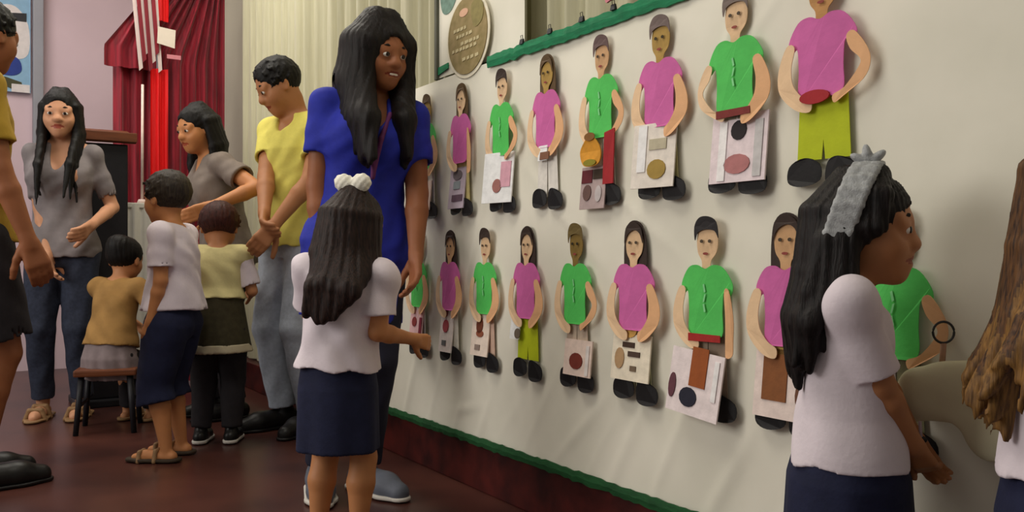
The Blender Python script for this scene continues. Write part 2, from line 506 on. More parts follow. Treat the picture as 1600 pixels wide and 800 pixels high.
def cutout(name, x, ztop, zbot, shirt, hair, face, book, pics, label, girl, wide=1.0, armr='in', arml='in', lime=False, legs=(226, 220, 206), band=None, shoes=2, bx=0.0, bt=0.0, lift=0.018, tilt=0.0):
    """flat paper child: layered paper pieces; all (u, v) are fractions of its height"""
    wide *= 0.82
    t = wall_at(x, 0.026)
    ztop, zbot = CAM_Z + (ztop - CAM_Z) * .983, CAM_Z + (zbot - CAM_Z) * .983
    Hc = ztop - zbot
    o = empty(name, W(t, 0.026, zbot), WALL_RZ, label, 'cutout', 'paper children on the white display')

    def P(pts):
        return [(u * Hc * wide, v * Hc) for u, v in pts]

    def F(nm, pts, mat, depth, smooth=True, par=o, curl=0.0, th=0.0015):
        return flat(nm, spline(P(pts), 4) if smooth else P(pts), mat, par, depth, th, curl)
    fm = pm(face)
    hm = pm(hair)
    # legs, shoes
    if lime:
        F('shorts', [(-.135, .40), (.135, .40), (.15, .11), (.01, .11), (.0, .2), (-.01, .11), (-.15, .11)], m_plime, 0.003, False)
    else:
        F('leg', [(-.12, .40), (-.002, .40), (-.01, .06), (-.145, .06)], pm(legs), 0.003, False)
        F('leg', [(.002, .40), (.12, .40), (.145, .06), (.01, .06)], pm(legs), 0.003, False)
    if shoes != 1:
        F('shoe', [(-.20, .015), (-.11, -.01), (-.015, .015), (-.015, .09), (-.09, .12), (-.19, .085)], m_pshoe, 0.006, curl=0.008)
    F('shoe', [(.20, -.005), (.11, -.025), (.02, .0), (.03, .09), (.10, .115), (.20, .075)], m_pshoe, 0.006, curl=0.008)
    # neck + head, hair, face
    if girl:
        F('hair', [(-.1, .68), (-.105, .85), (-.075, .965), (0, 1.0), (.075, .965), (.105, .85), (.1, .68), (.06, .70), (-.06, .70)], hm, 0.003, curl=0.004)
    F('head', [(-.03, .72), (-.035, .775), (-.07, .82), (-.078, .89), (-.05, .96), (.0, .975), (.05, .96), (.078, .89), (.07, .82), (.035, .775), (.03, .72), (0, .715)], fm, 0.006, curl=0.004)
    if girl:
        F('fringe', [(-.085, .87), (-.07, .955), (0, .992), (.07, .955), (.085, .87), (.06, .925), (.01, .945), (-.05, .92)], hm, 0.010, curl=0.003)
    else:
        F('hair', [(-.085, .88), (-.09, .95), (-.05, .995), (.02, 1.0), (.075, .97), (.088, .89), (.065, .925), (.0, .935), (-.06, .92)], hm, 0.010, curl=0.003)
    dk = pm(tuple(int(c * 0.35) for c in face))
    for sx in (-.03, .03):
        flat('eye', [(u * Hc * wide, v * Hc) for u, v in ellipse(sx, .875, .012, .009, 10)], dk, o, 0.0125, 0.001)
    flat('mouth', [(u * Hc * wide, v * Hc) for u, v in ellipse(0, .812, .02, .007, 10)], pm((150, 70, 62)), o, 0.0125, 0.001)
    # shirt with sleeves
    F('shirt', [(-.06, .755), (-.13, .74), (-.19, .66), (-.175, .60), (-.135, .62), (-.125, .52), (-.12, .40), (0, .385), (.12, .40), (.125, .52), (.135, .62), (.175, .60), (.19, .66), (.13, .74), (.06, .755), (0, .735)], shirt, 0.009, curl=0.006)
    if shirt is m_pgreen:
        for k in range(3):
            flat('shirt_print', [(u * Hc * wide, v * Hc) for u, v in [(-.010 + .012 * (k % 2), .655 - .05 * k), (.002 + .012 * (k % 2), .66 - .05 * k), (.012 - .01 * (k % 2), .62 - .05 * k), (.0 - .01 * (k % 2), .615 - .05 * k)]], pm((140, 222, 152)), o, 0.0172, 0.001)
    # arms
    for s, kind in ((-1, arml), (1, armr)):
        if kind == 'in':
            pts = [(.14, .63), (.19, .64), (.245, .53), (.235, .43), (.14, .345), (.06, .325), (.05, .37), (.10, .40), (.15, .46), (.16, .54)]
        elif kind == 'out':
            pts = [(.15, .63), (.19, .645), (.25, .57), (.268, .50), (.235, .43), (.13, .37), (.08, .35), (.07, .385), (.14, .41), (.21, .48), (.22, .52), (.17, .57)]
        else:
            pts = [(.14, .62), (.18, .63), (.205, .5), (.205, .38), (.2, .31), (.16, .30), (.155, .36), (.155, .5)]
        F('arm', [(s * a, b_) for a, b_ in pts], m_pskin if s < 0 else m_pskin2, 0.014, curl=0.004)
    if band:
        F('waistband', [(-.12, .405), (.12, .405), (.12, .37), (-.12, .365)], pm(band), 0.018, False)
    # the booklet it holds
    if book:
        bw, bh, cx, cy, rgb = book
        rgb = tuple(min(250, int(v_ * 1.07)) for v_ in rgb)
        bk = flat('booklet', [(-bw / 2 * Hc, 0), (bw / 2 * Hc, 0), (bw / 2 * Hc, bh * Hc), (-bw / 2 * Hc, bh * Hc)], pm(rgb), o, 0.0, 0.004)
        bk.location = (cx * Hc, -lift, cy * Hc)
        bk.rotation_euler = (R(-6), R(tilt), R(bt))
        for (pu, pv, pw, ph, prgb, rnd) in pics:
            pts = [(u * Hc, v * Hc) for u, v in (ellipse(pu, pv, pw / 2, ph / 2, 14) if rnd else [(pu - pw / 2, pv - ph / 2), (pu + pw / 2, pv - ph / 2), (pu + pw / 2, pv + ph / 2), (pu - pw / 2, pv + ph / 2)])]
            flat('printed_picture', pts, pm(prgb), bk, 0.0025, 0.002)
    return o


G, K = m_pgreen, m_ppink
DH, BH, GH = (58, 44, 38), (96, 74, 48), (118, 104, 98)
F1, F2, F3 = (208, 164, 120), (176, 142, 74), (226, 190, 150)
tp = lambda x: (wall_z(x, 400 - .338 * (x + 76)), wall_z(x, 400 - .083 * (x + 76)))
bp = lambda x: (wall_z(x, 400 - .052 * (x + 76)), wall_z(x, 400 + .208 * (x + 76)))
CH = 'paper_child'
cutout(CH, 670, *tp(670), G, BH, F2, (.20, .24, -.02, .05, (232, 206, 190)), [(-.03, .10, .08, .1, (176, 110, 80), True)], 'green-shirted paper child in the upper row, nearest the arm of the woman in blue', False)
cutout(CH, 723, *tp(723), K, BH, F3, (.24, .34, -.05, .04, (186, 172, 186)), [(.0, .26, .14, .08, (120, 110, 116), True), (.02, .08, .16, .05, (104, 80, 96), False), (0, .18, .1, .06, (150, 160, 166), False)], 'pink-shirted long-haired paper child holding a mauve grey sheet, upper row', True, armr='down', legs=(206, 190, 130))
cutout(CH, 787, *tp(787), G, DH, F3, (.30, .36, .0, .05, (238, 234, 234)), [(.08, .2, .1, .18, (226, 170, 186), False), (0, .12, .09, .1, (168, 112, 104), True), (.07, .34, .04, .02, (60, 50, 46), False)], 'green-shirted paper boy with a bright white and pink booklet', False, armr='out', bt=12, lift=.03)
cutout(CH, 857, *tp(857), K, BH, F2, (.10, .10, -.02, .30, (244, 240, 240)), [(.03, .03, .1, .05, (130, 88, 66), False)], 'pink-shirted paper girl in white trousers with big black shoes', True, legs=(236, 230, 222))
c5 = cutout(CH, 943, *tp(943), G, (104, 82, 80), F1, (.24, .26, -.07, -.04, (170, 150, 148)), [(-.06, .2, .1, .08, (96, 26, 34), False), (.05, .21, .1, .06, (60, 44, 30), False), (-.05, .1, .08, .1, (104, 76, 70), True), (.06, .09, .06, .1, (196, 186, 186), True)], 'green-shirted paper child carrying an orange doll and a red cloth', False, armr='out', shoes=1)
Hc5 = 0.455
flat('red_cloth', [(.07 * Hc5, .40 * Hc5), (.15 * Hc5, .42 * Hc5), (.14 * Hc5, .1 * Hc5), (.04 * Hc5, .1 * Hc5)], m_pred, c5, 0.019, 0.003, 0.006)
dl = flat('paper_doll', spline([(-.17 * Hc5, .3 * Hc5), (-.12 * Hc5, .36 * Hc5), (-.06 * Hc5, .40 * Hc5), (.0, .36 * Hc5), (.03 * Hc5, .29 * Hc5), (.0, .22 * Hc5), (-.12 * Hc5, .22 * Hc5)]), pm((222, 154, 48)), c5, 0.021, 0.003, 0.006)
flat('doll_hair', ellipse(-.06 * Hc5, .39 * Hc5, .05 * Hc5, .025 * Hc5), pm((136, 92, 44)), dl, 0.028, 0.002)
flat('doll_belt', ellipse(-.06 * Hc5, .235 * Hc5, .06 * Hc5, .02 * Hc5), pm((150, 140, 40)), dl, 0.028, 0.002)
cutout(CH, 1035, *tp(1035), K, (116, 100, 96), F2, (.30, .36, -.02, .05, (226, 216, 206)), [(-.08, .22, .06, .26, (248, 246, 246), False), (.03, .1, .13, .11, (170, 140, 66), True), (.03, .24, .12, .06, (196, 186, 160), False)], 'pink-shirted grey-haired paper boy with a booklet showing an ochre animal', False, wide=1.1, legs=(206, 196, 136), bt=8, lift=.03)
cutout(CH, 1153, *tp(1153), G, GH, F3, (.36, .34, .02, .04, (224, 208, 212)), [(-.10, .16, .05, .30, (250, 246, 246), False), (.0, .26, .10, .10, (34, 26, 28), True), (.0, .09, .17, .1, (184, 120, 120), True), (.13, .16, .05, .28, (204, 200, 200), False)], 'green-shirted paper boy with a black and rose pictured booklet and dark red band', False, wide=1.12, armr='in', arml='out', band=(132, 50, 46), legs=(150, 140, 124))
c8 = cutout(CH, 1288, *tp(1288), K, (112, 92, 56), (190, 140, 84), None, [], 'paper child in pink shirt and lime yellow shorts, arm akimbo, above the near girl', False, wide=1.15, armr='out', lime=True)
flat('red_object', ellipse(-.01, .175, .036, .014), m_pred, c8, 0.02, 0.004)

cutout(CH, 656, *bp(656), G, BH, F1, (.22, .26, -.02, .1, (238, 190, 190)), [(-.03, .16, .08, .08, (150, 60, 60), True), (.08, .1, .04, .2, (150, 50, 70), False)], 'green-shirted paper child in the lower row, beside the reaching hand', False)
cutout(CH, 706, *bp(706), K, DH, F1, (.20, .32, -.05, .06, (228, 216, 210)), [(-.01, .2, .09, .1, (176, 76, 84), True), (-.02, .31, .06, .08, (140, 76, 84), True), (-.02, .07, .06, .04, (110, 110, 110), False)], 'pink-shirted long-haired paper girl with a rose pictured page, lower row', True, shoes=2)
cutout(CH, 761, *bp(761), G, DH, F3, (.24, .30, -.06, .08, (228, 210, 196)), [(-.01, .22, .09, .12, (116, 60, 40), True), (.0, .16, .1, .05, (150, 84, 60), True), (-.02, .06, .07, .04, (150, 130, 120), False)], 'green-shirted paper boy with a brown pictured page and black shoes, lower row', False, legs=(214, 180, 160))
cutout(CH, 826, *bp(826), K, DH, F3, (.11, .14, -.12, .24, (236, 234, 240)), [(.04, .04, .07, .07, (110, 96, 84), True)], 'pink-shirted paper girl in lime yellow shorts with a small white note', True, lime=True)
cutout(CH, 903, *bp(903), G, (110, 92, 50), (132, 106, 50), (.27, .22, .03, .07, (222, 200, 188)), [(-.01, .09, .13, .1, (122, 52, 40), True), (.1, .1, .03, .18, (232, 224, 220), False)], 'green-shirted brown-faced paper boy with a dark red pictured page', False, legs=(206, 186, 166), armr='out')
cutout(CH, 994, *bp(994), K, DH, F3, (.32, .26, -.02, .1, (228, 216, 196)), [(-.02, .2, .1, .03, (70, 50, 40), False), (.03, .15, .1, .03, (80, 60, 50), False), (-.09, .12, .08, .12, (186, 150, 110), True), (.03, .07, .05, .03, (120, 100, 80), False), (-.02, .28, .12, .08, (220, 170, 90), True)], 'pink-shirted paper girl with a page of dark lettering and large black shoes', True, wide=1.1, legs=(190, 190, 150))
cutout(CH, 1108, *bp(1108), G, (40, 36, 38), F3, (.36, .33, -.05, -.01, (230, 216, 216)), [(.02, .25, .11, .2, (160, 84, 36), False), (-.03, .09, .12, .1, (36, 36, 52), True), (-.15, .13, .05, .13, (104, 60, 70), True), (.14, .2, .03, .2, (250, 246, 246), False)], 'green-shirted dark-haired paper boy with an orange pictured page sagging off the wall', False, wide=1.12, band=(176, 44, 40), shoes=1, armr='down', legs=(150, 130, 112), lift=.04, tilt=5)
cutout(CH, 1232, *bp(1232), K, DH, F1, (.36, .34, .0, .05, (226, 208, 200)), [(-.06, .2, .14, .24, (138, 84, 44), False), (.1, .12, .08, .14, (112, 72, 52), True), (-.03, .33, .12, .07, (202, 170, 90), True)], 'pink-shirted paper child half hidden by the long hair of the near girl', True, wide=1.1)
c9 = cutout(CH, 1402, *bp(1402), G, (104, 78, 50), (176, 128, 72), None, [], 'green-shirted paper child with a magnifying ring beyond the near girl face', False, wide=1.05, armr='out', legs=(120, 116, 84))
mg = tube('magnifier_ring', [(0.106 + 0.0185 * 0.5444 * math.cos(a_), -0.028 + 0.0185 * 0.8388 * math.cos(a_), 0.234 + 0.0185 * math.sin(a_)) for a_ in [2 * math.pi * i / 24 for i in range(24)]], 0.0022, M('ring_black', (52, 50, 50), 0.4), c9, 8, True)
tube('magnifier_handle', [(0.106, -0.028, 0.215), (0.102, -0.026, 0.175)], 0.005, pm((176, 136, 110)), c9)
# grey-olive smudge at the display's near end: an added shape, built further down

# ------------------------------------------------------------------ smooth solid shapes: distance fields meshed as one continuous surface
A_ = lambda *p: np.array(p, float)


def smin(a, b, k):
    if k <= 0:
        return np.minimum(a, b)
    h = np.maximum(k - np.abs(a - b), 0) / k
    return np.minimum(a, b) - h * h * k * 0.25


class Shape:
    """list of primitives -> one watertight quad mesh"""

    def __init__(s):
        s.p, s.post = [], []

    def add(s, fn, lo, hi, k, op='u'):
        s.p.append((fn, np.array(lo), np.array(hi), k, op))

    def cap(s, a, b, ra, rb=None, k=0.02, op='u', flat_end=False):
        a, b = np.array(a, float), np.array(b, float)
        rb = ra if rb is None else rb
        ab = b - a
        L2 = max(1e-9, float(ab @ ab))
        L = math.sqrt(L2)

        def fn(X, Y, Z):
            px, py, pz = X - a[0], Y - a[1], Z - a[2]
            t = (px * ab[0] + py * ab[1] + pz * ab[2]) / L2
            tc = np.clip(t, 0, 1)
            d = np.sqrt((px - ab[0] * tc) ** 2 + (py - ab[1] * tc) ** 2 + (pz - ab[2] * tc) ** 2) - (ra + (rb - ra) * tc)
            return np.maximum(d, (t - 1) * L) if flat_end else d
        r = max(ra, rb)
        s.add(fn, np.minimum(a, b) - r, np.maximum(a, b) + r, k, op)

    def chain(s, pts, rs, k=0.02, op='u'):
        for i in range(len(pts) - 1):
            s.cap(pts[i], pts[i + 1], rs[i], rs[i + 1], k, op)

    def ell(s, c, r, Rm=None, k=0.02, op='u'):
        c, r = np.array(c, float), np.array(r, float)

        def fn(X, Y, Z):
            px, py, pz = X - c[0], Y - c[1], Z - c[2]
            if Rm is not None:
                px, py, pz = (px * Rm[0, i] + py * Rm[1, i] + pz * Rm[2, i] for i in range(3))
            k0 = np.sqrt((px / r[0]) ** 2 + (py / r[1]) ** 2 + (pz / r[2]) ** 2)
            k1 = np.sqrt((px / r[0] ** 2) ** 2 + (py / r[1] ** 2) ** 2 + (pz / r[2] ** 2) ** 2)
            return k0 * (k0 - 1) / np.maximum(k1, 1e-6)
        m = r.max() if Rm is not None else r
        s.add(fn, c - m, c + m, k, op)

    def loft(s, lv, tf=None, k=0.02, op='u', fold=None, power=2.0):
        """stack of ellipses (z, cx, cy, rx, ry), flat at both ends; tf = (matrix, pivot) tilts it; fold = (count, amplitude, z where it starts, z where full, phase)"""
        lv = np.array(lv, float)
        Rm, pv = tf if tf else (np.eye(3), np.zeros(3))

        def fn(X, Y, Z):
            px, py, pz = X - pv[0], Y - pv[1], Z - pv[2]
            x, y, z = (px * Rm[0, i] + py * Rm[1, i] + pz * Rm[2, i] + pv[i] for i in range(3))
            cx, cy, rx, ry = (np.interp(z, lv[:, 0], lv[:, i]) for i in range(1, 5))
            dx, dy = (x - cx), (y - cy)
            if fold:
                n, amp, za, zb, ph = fold
                th = np.arctan2(dx, dy)
                w = np.clip((z - za) / (zb - za), 0, 1)
                q = 1 + amp * w * (np.sin(n * th + ph + 2.0 * z) + 0.5 * np.sin((2 * n - 3) * th + 1.7 * ph))
                rx, ry = rx * q, ry * q
            if power == 2.0:
                e = np.sqrt((dx / rx) ** 2 + (dy / ry) ** 2)
            else:
                e = (np.abs(dx / rx) ** power + np.abs(dy / ry) ** power) ** (1 / power)
            d = (e - 1) * np.minimum(rx, ry)
            return np.maximum(d, np.maximum(lv[0, 0] - z, z - lv[-1, 0]))
        rm = 1.15
        lo = A_((lv[:, 1] - lv[:, 3] * rm).min(), (lv[:, 2] - lv[:, 4] * rm).min(), lv[0, 0])
        hi = A_((lv[:, 1] + lv[:, 3] * rm).max(), (lv[:, 2] + lv[:, 4] * rm).max(), lv[-1, 0])
        cs = np.array([[(lo, hi)[i][0], (lo, hi)[j][1], (lo, hi)[l][2]] for i in (0, 1) for j in (0, 1) for l in (0, 1)])
        cs = (cs - pv) @ Rm.T + pv
        s.add(fn, cs.min(0), cs.max(0), k, op)

    def cut(s, n, c):
        """keep the side where n.p < c"""
        s.post.append(('cut', np.array(n, float), c))

    def ripple(s, fn):
        s.post.append(('rip', fn, 0))

    def mesh(s, res):
        us = [p for p in s.p if p[4] == 'u']
        pad = 3 * res
        lo = np.min([p[1] for p in us], 0) - pad
        hi = np.max([p[2] for p in us], 0) + pad
        n = np.ceil((hi - lo) / res).astype(int) + 1
        ax = [(lo[i] + res * np.arange(n[i])).astype(np.float32) for i in range(3)]
        D = np.full(n, 1.0, np.float32)

        def sub(a, b):
            i0 = np.clip(np.floor((a - lo) / res).astype(int), 0, n)
            i1 = np.clip(np.ceil((b - lo) / res).astype(int) + 1, 0, n)
            return tuple(slice(i0[i], i1[i]) for i in range(3))
        for fn, a, b, k, op in s.p:
            sl = sub(a - k - 2 * res, b + k + 2 * res)
            if any(q.start >= q.stop for q in sl):
                continue
            d = fn(ax[0][sl[0]][:, None, None], ax[1][sl[1]][None, :, None], ax[2][sl[2]][None, None, :])
            if op == 'u':
                D[sl] = smin(D[sl], d, k)
            elif op == 's':
                D[sl] = -smin(-D[sl], d, k)
        G3 = (ax[0][:, None, None], ax[1][None, :, None], ax[2][None, None, :])
        for kind, a, c in s.post:
            if kind == 'cut':
                D = np.maximum(D, a[0] * G3[0] + a[1] * G3[1] + a[2] * G3[2] - c)
            else:
                ii = np.nonzero(np.abs(D) < 0.03)
                D[ii] += a(ax[0][ii[0]], ax[1][ii[1]], ax[2][ii[2]])
        D = D.astype(np.float32)
        S = D < 0
        cnt = np.zeros(np.array(S.shape) - 1, np.int8)
        offs = [(i, j, l) for i in (0, 1) for j in (0, 1) for l in (0, 1)]
        nn = np.array(S.shape)
        for o in offs:
            cnt += S[o[0]:nn[0] - 1 + o[0], o[1]:nn[1] - 1 + o[1], o[2]:nn[2] - 1 + o[2]]
        act = (cnt > 0) & (cnt < 8)
        I = np.array(np.nonzero(act)).T
        idx = np.full(act.shape, -1, np.int32)
        idx[act] = np.arange(len(I))
        val = np.stack([D[I[:, 0] + o[0], I[:, 1] + o[1], I[:, 2] + o[2]] for o in offs], 1)
        acc = np.zeros((len(I), 3))
        num = np.zeros(len(I))
        oa = np.array(offs)
        for e0 in range(8):
            for e1 in range(e0 + 1, 8):
                if np.abs(oa[e0] - oa[e1]).sum() != 1:
                    continue
                v0, v1 = val[:, e0], val[:, e1]
                m = (v0 < 0) != (v1 < 0)
                t = np.where(m, v0 / np.where(m, v0 - v1, 1), 0)
                acc += np.where(m[:, None], oa[e0] + t[:, None] * (oa[e1] - oa[e0]), 0)
                num += m
        V = lo + (I + acc / num[:, None]) * res
        Q = []
        for axn in range(3):
            a, b = [(1, 2), (2, 0), (0, 1)][axn]
            s0 = [slice(0, None)] * 3
            s1 = [slice(0, None)] * 3
            s0[axn], s1[axn] = slice(0, -1), slice(1, None)
            ch = S[tuple(s0)] != S[tuple(s1)]
            P = np.array(np.nonzero(ch)).T
            P = P[(P[:, a] > 0) & (P[:, b] > 0) & (P[:, a] < nn[a] - 1) & (P[:, b] < nn[b] - 1)]
            ins = S[P[:, 0], P[:, 1], P[:, 2]]
            c = []
            for da, db in ((1, 1), (0, 1), (0, 0), (1, 0)):
                q = P.copy()
                q[:, a] -= da
                q[:, b] -= db
                c.append(idx[q[:, 0], q[:, 1], q[:, 2]])
            c = np.stack(c, 1)
            c[~ins] = c[~ins][:, ::-1]
            Q.append(c)
        return V.astype(np.float32), np.concatenate(Q)

    def obj(s, name, mats, parent, res, pick=None):
        v, f = s.mesh(res)
        mi = pick(v[f].mean(1)) if pick else None
        return link(name, mesh_np(name, v, f, mats, True, mi), parent)


def rot(ax, deg):
    return np.array(Matrix.Rotation(R(deg), 3, ax))


def unit(v):
    return v / max(1e-9, np.linalg.norm(v))


def ik(S0, T, l1, l2, pole):
    d = T - S0
    L = min(np.linalg.norm(d), (l1 + l2) * 0.995)
    u = unit(d)
    x = (l1 * l1 - l2 * l2 + L * L) / (2 * L)
    h = math.sqrt(max(0, l1 * l1 - x * x))
    pl_ = unit(pole - u * (pole @ u))
    return S0 + u * x + pl_ * h, S0 + u * L


# ------------------------------------------------------------------ people
SKIN = {}


def skin(rgb):
    return M('skin_%d' % rgb[0], rgb, 0.55, 0.08, 18, 0.04, sss=0.08, spec=0.35)


class Person:
    """facing local +y, right hand towards +x; every length is a share of the height H"""

    def __init__(s, label, loc, face, H, kid=0.0, fem=False, tone=(190, 130, 92), res=0.006, lean=0, side=0, twist=0, head=(0, 0, 0), arms=None, hips=None, feet=None, group=None,
                 feetdir=(0, 0), curl=(18, 18), palm=None, face_on=True, bare_feet=False, bust=0.0, fat=1.0):
        s.H, s.kid, s.fem, s.res = H, kid, fem, res
        s.root = empty('person', (loc[0], loc[1], 0), math.atan2(-face[0], face[1]), label, 'person', group)
        L = lambda a, c: a + (c - a) * kid
        s.L = L
        zm = lambda z: float(np.interp(z, [0, .275, .51, .815, .87, 1], [0, L(.275, .24), L(.51, .455), L(.815, .765), L(.87, .805), 1])) * H
        s.zm = zm
        hip = A_(0, 0, zm(.52)) if hips is None else np.array(hips, float) * H
        s.hip = hip
        s.dz = hip - A_(0, 0, zm(.52))
        s.U = rot('Z', twist) @ rot('X', -lean) @ rot('Y', side)
        s.up = lambda p: s.U @ (np.array(p, float) - A_(0, 0, zm(.52))) + hip
        s.tf = (s.U, hip)
        hh = L(.143, .192) * H
        s.bust, s.fat = bust, fat
        s.hh = hh
        sw = L(.088 if fem else .1, .1) * H * (0.5 + 0.5 * fat)
        s.sw = sw
        neck0 = s.up((0, 0.0, zm(.825)))
        necktop = s.up((0, L(.012, .01) * H, zm(.872)))
        s.Rh = rot('Z', head[0]) @ rot('X', head[1]) @ rot('Y', head[2])
        s.hc = necktop + s.Rh @ A_(0, .10 * hh, .40 * hh)
        s.neck = (neck0, necktop)
        Hd = s.Hd = lambda *p: s.hc + s.Rh @ (A_(*p) * hh)
        s.shoulder = {k: s.up((sg * sw, 0, zm(.808))) for k, sg in (('r', 1), ('l', -1))}
        la, lf, lh = L(.172, .15) * H, L(.148, .132) * H, L(.105, .10) * H
        s.lh = lh
        s.arm = {}
        arms = arms or {}
        for k, sg in (('r', 1), ('l', -1)):
            tgt, pole = arms.get(k, ((sg * L(.15, .17), .03, L(.50, .45)), (sg * .3, -1, 0)))
            e, w = ik(s.shoulder[k], np.array(tgt, float) * H, la, lf, np.array(pole, float))
            s.arm[k] = (s.shoulder[k], e, w)
        hx = L(.05, .055) * H
        s.leg = {}
        for i, (k, sg) in enumerate((('r', 1), ('l', -1))):
            hp = s.hip + A_(sg * hx, 0, -.015 * H)
            an = A_(sg * L(.055, .06) * H, 0, L(.042, .045) * H) if not feet else np.array(feet[i], float) * H
            ll = (zm(.51) - L(.042, .045) * H) / 2
            kn, an = ik(hp, an, ll * 1.01, ll * 1.01, A_(0, 1, 0.0))
            fd = rot('Z', feetdir[i]) @ A_(0, 1, 0)
            s.leg[k] = (hp, kn, an, fd)
        s.tone = tone
        b = s.body = Shape()
        # trunk
        b.loft(s.trunk(0, .455, .835), s.tfl(), k=.02)
        b.cap(neck0, necktop + s.Rh @ A_(0, 0, .1 * hh), L(.032, .030) * H, L(.030, .028) * H, .02)
        for k, sg in (('r', 1), ('l', -1)):
            b.cap(s.up((sg * .03 * H, 0, zm(.822))), s.shoulder[k], .028 * H, L(.034, .03) * H * fat, .03)
            a0, e, w = s.arm[k]
            b.cap(a0, e, L(.030, .028) * H * fat, L(.022, .0225) * H * fat, .01)
            m = e + (w - e) * .3
            b.cap(e, m, L(.022, .021) * H * fat, L(.0225, .021) * H * fat, .01)
            b.cap(m, w, L(.0225, .021) * H * fat, L(.0145, .0155) * H, .01)
            hp, kn, an, fd = s.leg[k]
            b.cap(hp, kn, .054 * H * min(fat, 1), .034 * H * min(fat, 1), .012)
            cm = kn + (an - kn) * .32 - fd * .008 * H
            b.cap(kn, cm, .032 * H * fat, .033 * H * fat, .01)
            b.cap(cm, an, .033 * H * fat, .019 * H, .01)
            gz = A_(fd[0], fd[1], 0)
            base = A_(an[0], an[1], .018 * H + an[2] - .043 * H)
            b.cap(base - gz * .018 * H, base + gz * .075 * H, .019 * H, .021 * H, .012)
            b.cap(base + gz * .07 * H, base + gz * .108 * H + A_(0, 0, -.004 * H), .020 * H, .013 * H, .01)
            s.hand(b, k, curl[0 if k == 'r' else 1], (palm or {}).get(k))
        if bust:
            for sg in (1, -1):
                b.ell(s.up((sg * .038 * H, .045 * H, zm(.735))), A_(.042, .042, .046) * H * bust, k=.02)
        s.head_shape(b)
        hc, Rh = s.hc, s.Rh

        def pick(c):
            q = ((c - hc) @ Rh) / hh
            mz = np.abs(q[:, 2] + .268 + .25 * q[:, 0] ** 2)
            return ((np.abs(q[:, 0]) < .125) & (mz < .042 * (1 - (q[:, 0] / .14) ** 2)) & (q[:, 1] > .28)).astype(int)
        lip = tuple(int(v) for v in (tone[0] * .82, tone[1] * .56, tone[2] * .58))
        b.cut((0, 0, -1), -.003)
        b.obj('body', [skin(tone), M('lips_%d' % tone[0], lip, 0.4, 0.08, 30, 0.02)], s.root, res, pick)
        if face_on:
            s.eyes()

    def tfl(s):
        # lofts are given in standing coordinates: move them by the pelvis shift, then tilt about the pelvis
        return (s.U, s.hip) if not s.dz.any() else (s.U, s.hip)

    def trunk(s, off, z0, z1, extra=0.0, hem=0.0):
        """ellipse stack for the trunk between two shares of the height, grown by off metres"""
        L, H = s.L, s.H
        f = s.fem
        base = [(.455, .06, .055), (.50, L(.094 if f else .088, .088), L(.066, .074)), (.54, L(.092 if f else .086, .088), L(.064, .074)),
                (.61, L(.072 if f else .080, .080), L(.056, .070)), (.68, L(.078 if f else .088, .082), L(.060, .066)), (.75, L(.086 if f else .098, .086), L(.064, .062)),
                (.79, L(.080 if f else .092, .082), L(.054, .054)), (.815, .062, .044), (.838, .036, .034)]
        zs = np.array([q[0] for q in base])
        out = []
        for z in np.linspace(z0, z1, 16):
            rx, ry = np.interp(z, zs, [q[1] for q in base]), np.interp(z, zs, [q[2] for q in base])
            w = hem * max(0, (.68 - z) / (.68 - z0)) if z < .68 else 0
            out.append((s.zm(z) + s.dz[2], s.dz[0], s.dz[1], rx * H + off + w, ry * H + off + w + extra * .5))
        return out

    def hand(s, b, k, curl, pn):
        sg = 1 if k == 'r' else -1
        a0, e, w = s.arm[k]
        f = unit(w - e)
        n = np.array(pn, float) if pn is not None else A_(-sg, 0.15, 0)
        n = unit(n - f * (n @ f))
        t = np.cross(n, f) * sg        # thumb side
        t = unit(t)
        l = s.lh
        P = lambda a, c, d=0: w + f * a * l + t * c * l + n * d * l
        b.cap(P(-.05, 0), P(.12, 0), .13 * l, .14 * l, .012)
        for c in (.16, .055, -.055, -.155):
            b.cap(P(.08, c * .6), P(.48, c), .085 * l, .075 * l, .03 * l + .004)
        ax = t
        for c, ln in ((.165, .42), (.057, .47), (-.052, .44), (-.155, .35)):
            p = P(.48, c)
            d = f.copy()
            r0 = .066 * l
            for j, q in enumerate((.45, .32, .23)):
                a = R(curl * (1 + .25 * j))
                d = unit(d * math.cos(a) + n * math.sin(a))
                p2 = p + d * ln * q * l * 1.05
                b.cap(p, p2, r0, r0 * .92, .0025)
                p, r0 = p2, r0 * .92
        p = P(.10, .15, .04)
        d = unit(f * .75 + t * .62 + n * .25)
        r0 = .082 * l
        for q in (.2, .17, .14):
            p2 = p + d * q * l * 1.15
            b.cap(p, p2, r0, r0 * .9, .005)
            p, r0 = p2, r0 * .9
            d = unit(d + f * .25 + n * .12)

    def head_shape(s, b):
        hh, Rh, Hd, kid = s.hh, s.Rh, s.Hd, s.kid
        E = lambda c, r, k=.02, op='u': b.ell(Hd(*c), A_(*r) * hh, Rh, k * hh / .2, op)
        L = s.L
        E((0, -.05, .12), (L(.33, .36), .41, .38))
        E((0, .10, -.20), (L(.26, .27), .27, L(.28, .25)), .03)
        for sx in (1, -1):
            E((sx * .15, .19, -.12), (.13, .14, .14), .03)
            E((sx * .14, .41, .005), (.085, .10, .06), .03, 's')
            E((sx * .14, .285, .0), (.085, .075, .078), .008)
            E((sx * .14, .305, .045), (.088, .055, .030), .01)
            E((sx * L(.335, .355), -.03, -.04), (.035, .075, .12), .01)
            E((sx * L(.362, .385), -.005, -.03), (.02, .04, .07), .01, 's')
            E((sx * .052, .385, -.125), (.042, .05, .035), .012)
            b.cap(Hd(sx * .06, .325, .105), Hd(sx * .22, .275, .11), .03 * hh, .025 * hh, .02 * hh / .2)
        b.cap(Hd(0, .335, .05), Hd(0, L(.415, .385), -.115), .030 * hh, .048 * hh, .02 * hh / .2)
        E((0, .335, -.225), (.105, .05, .04), .01)
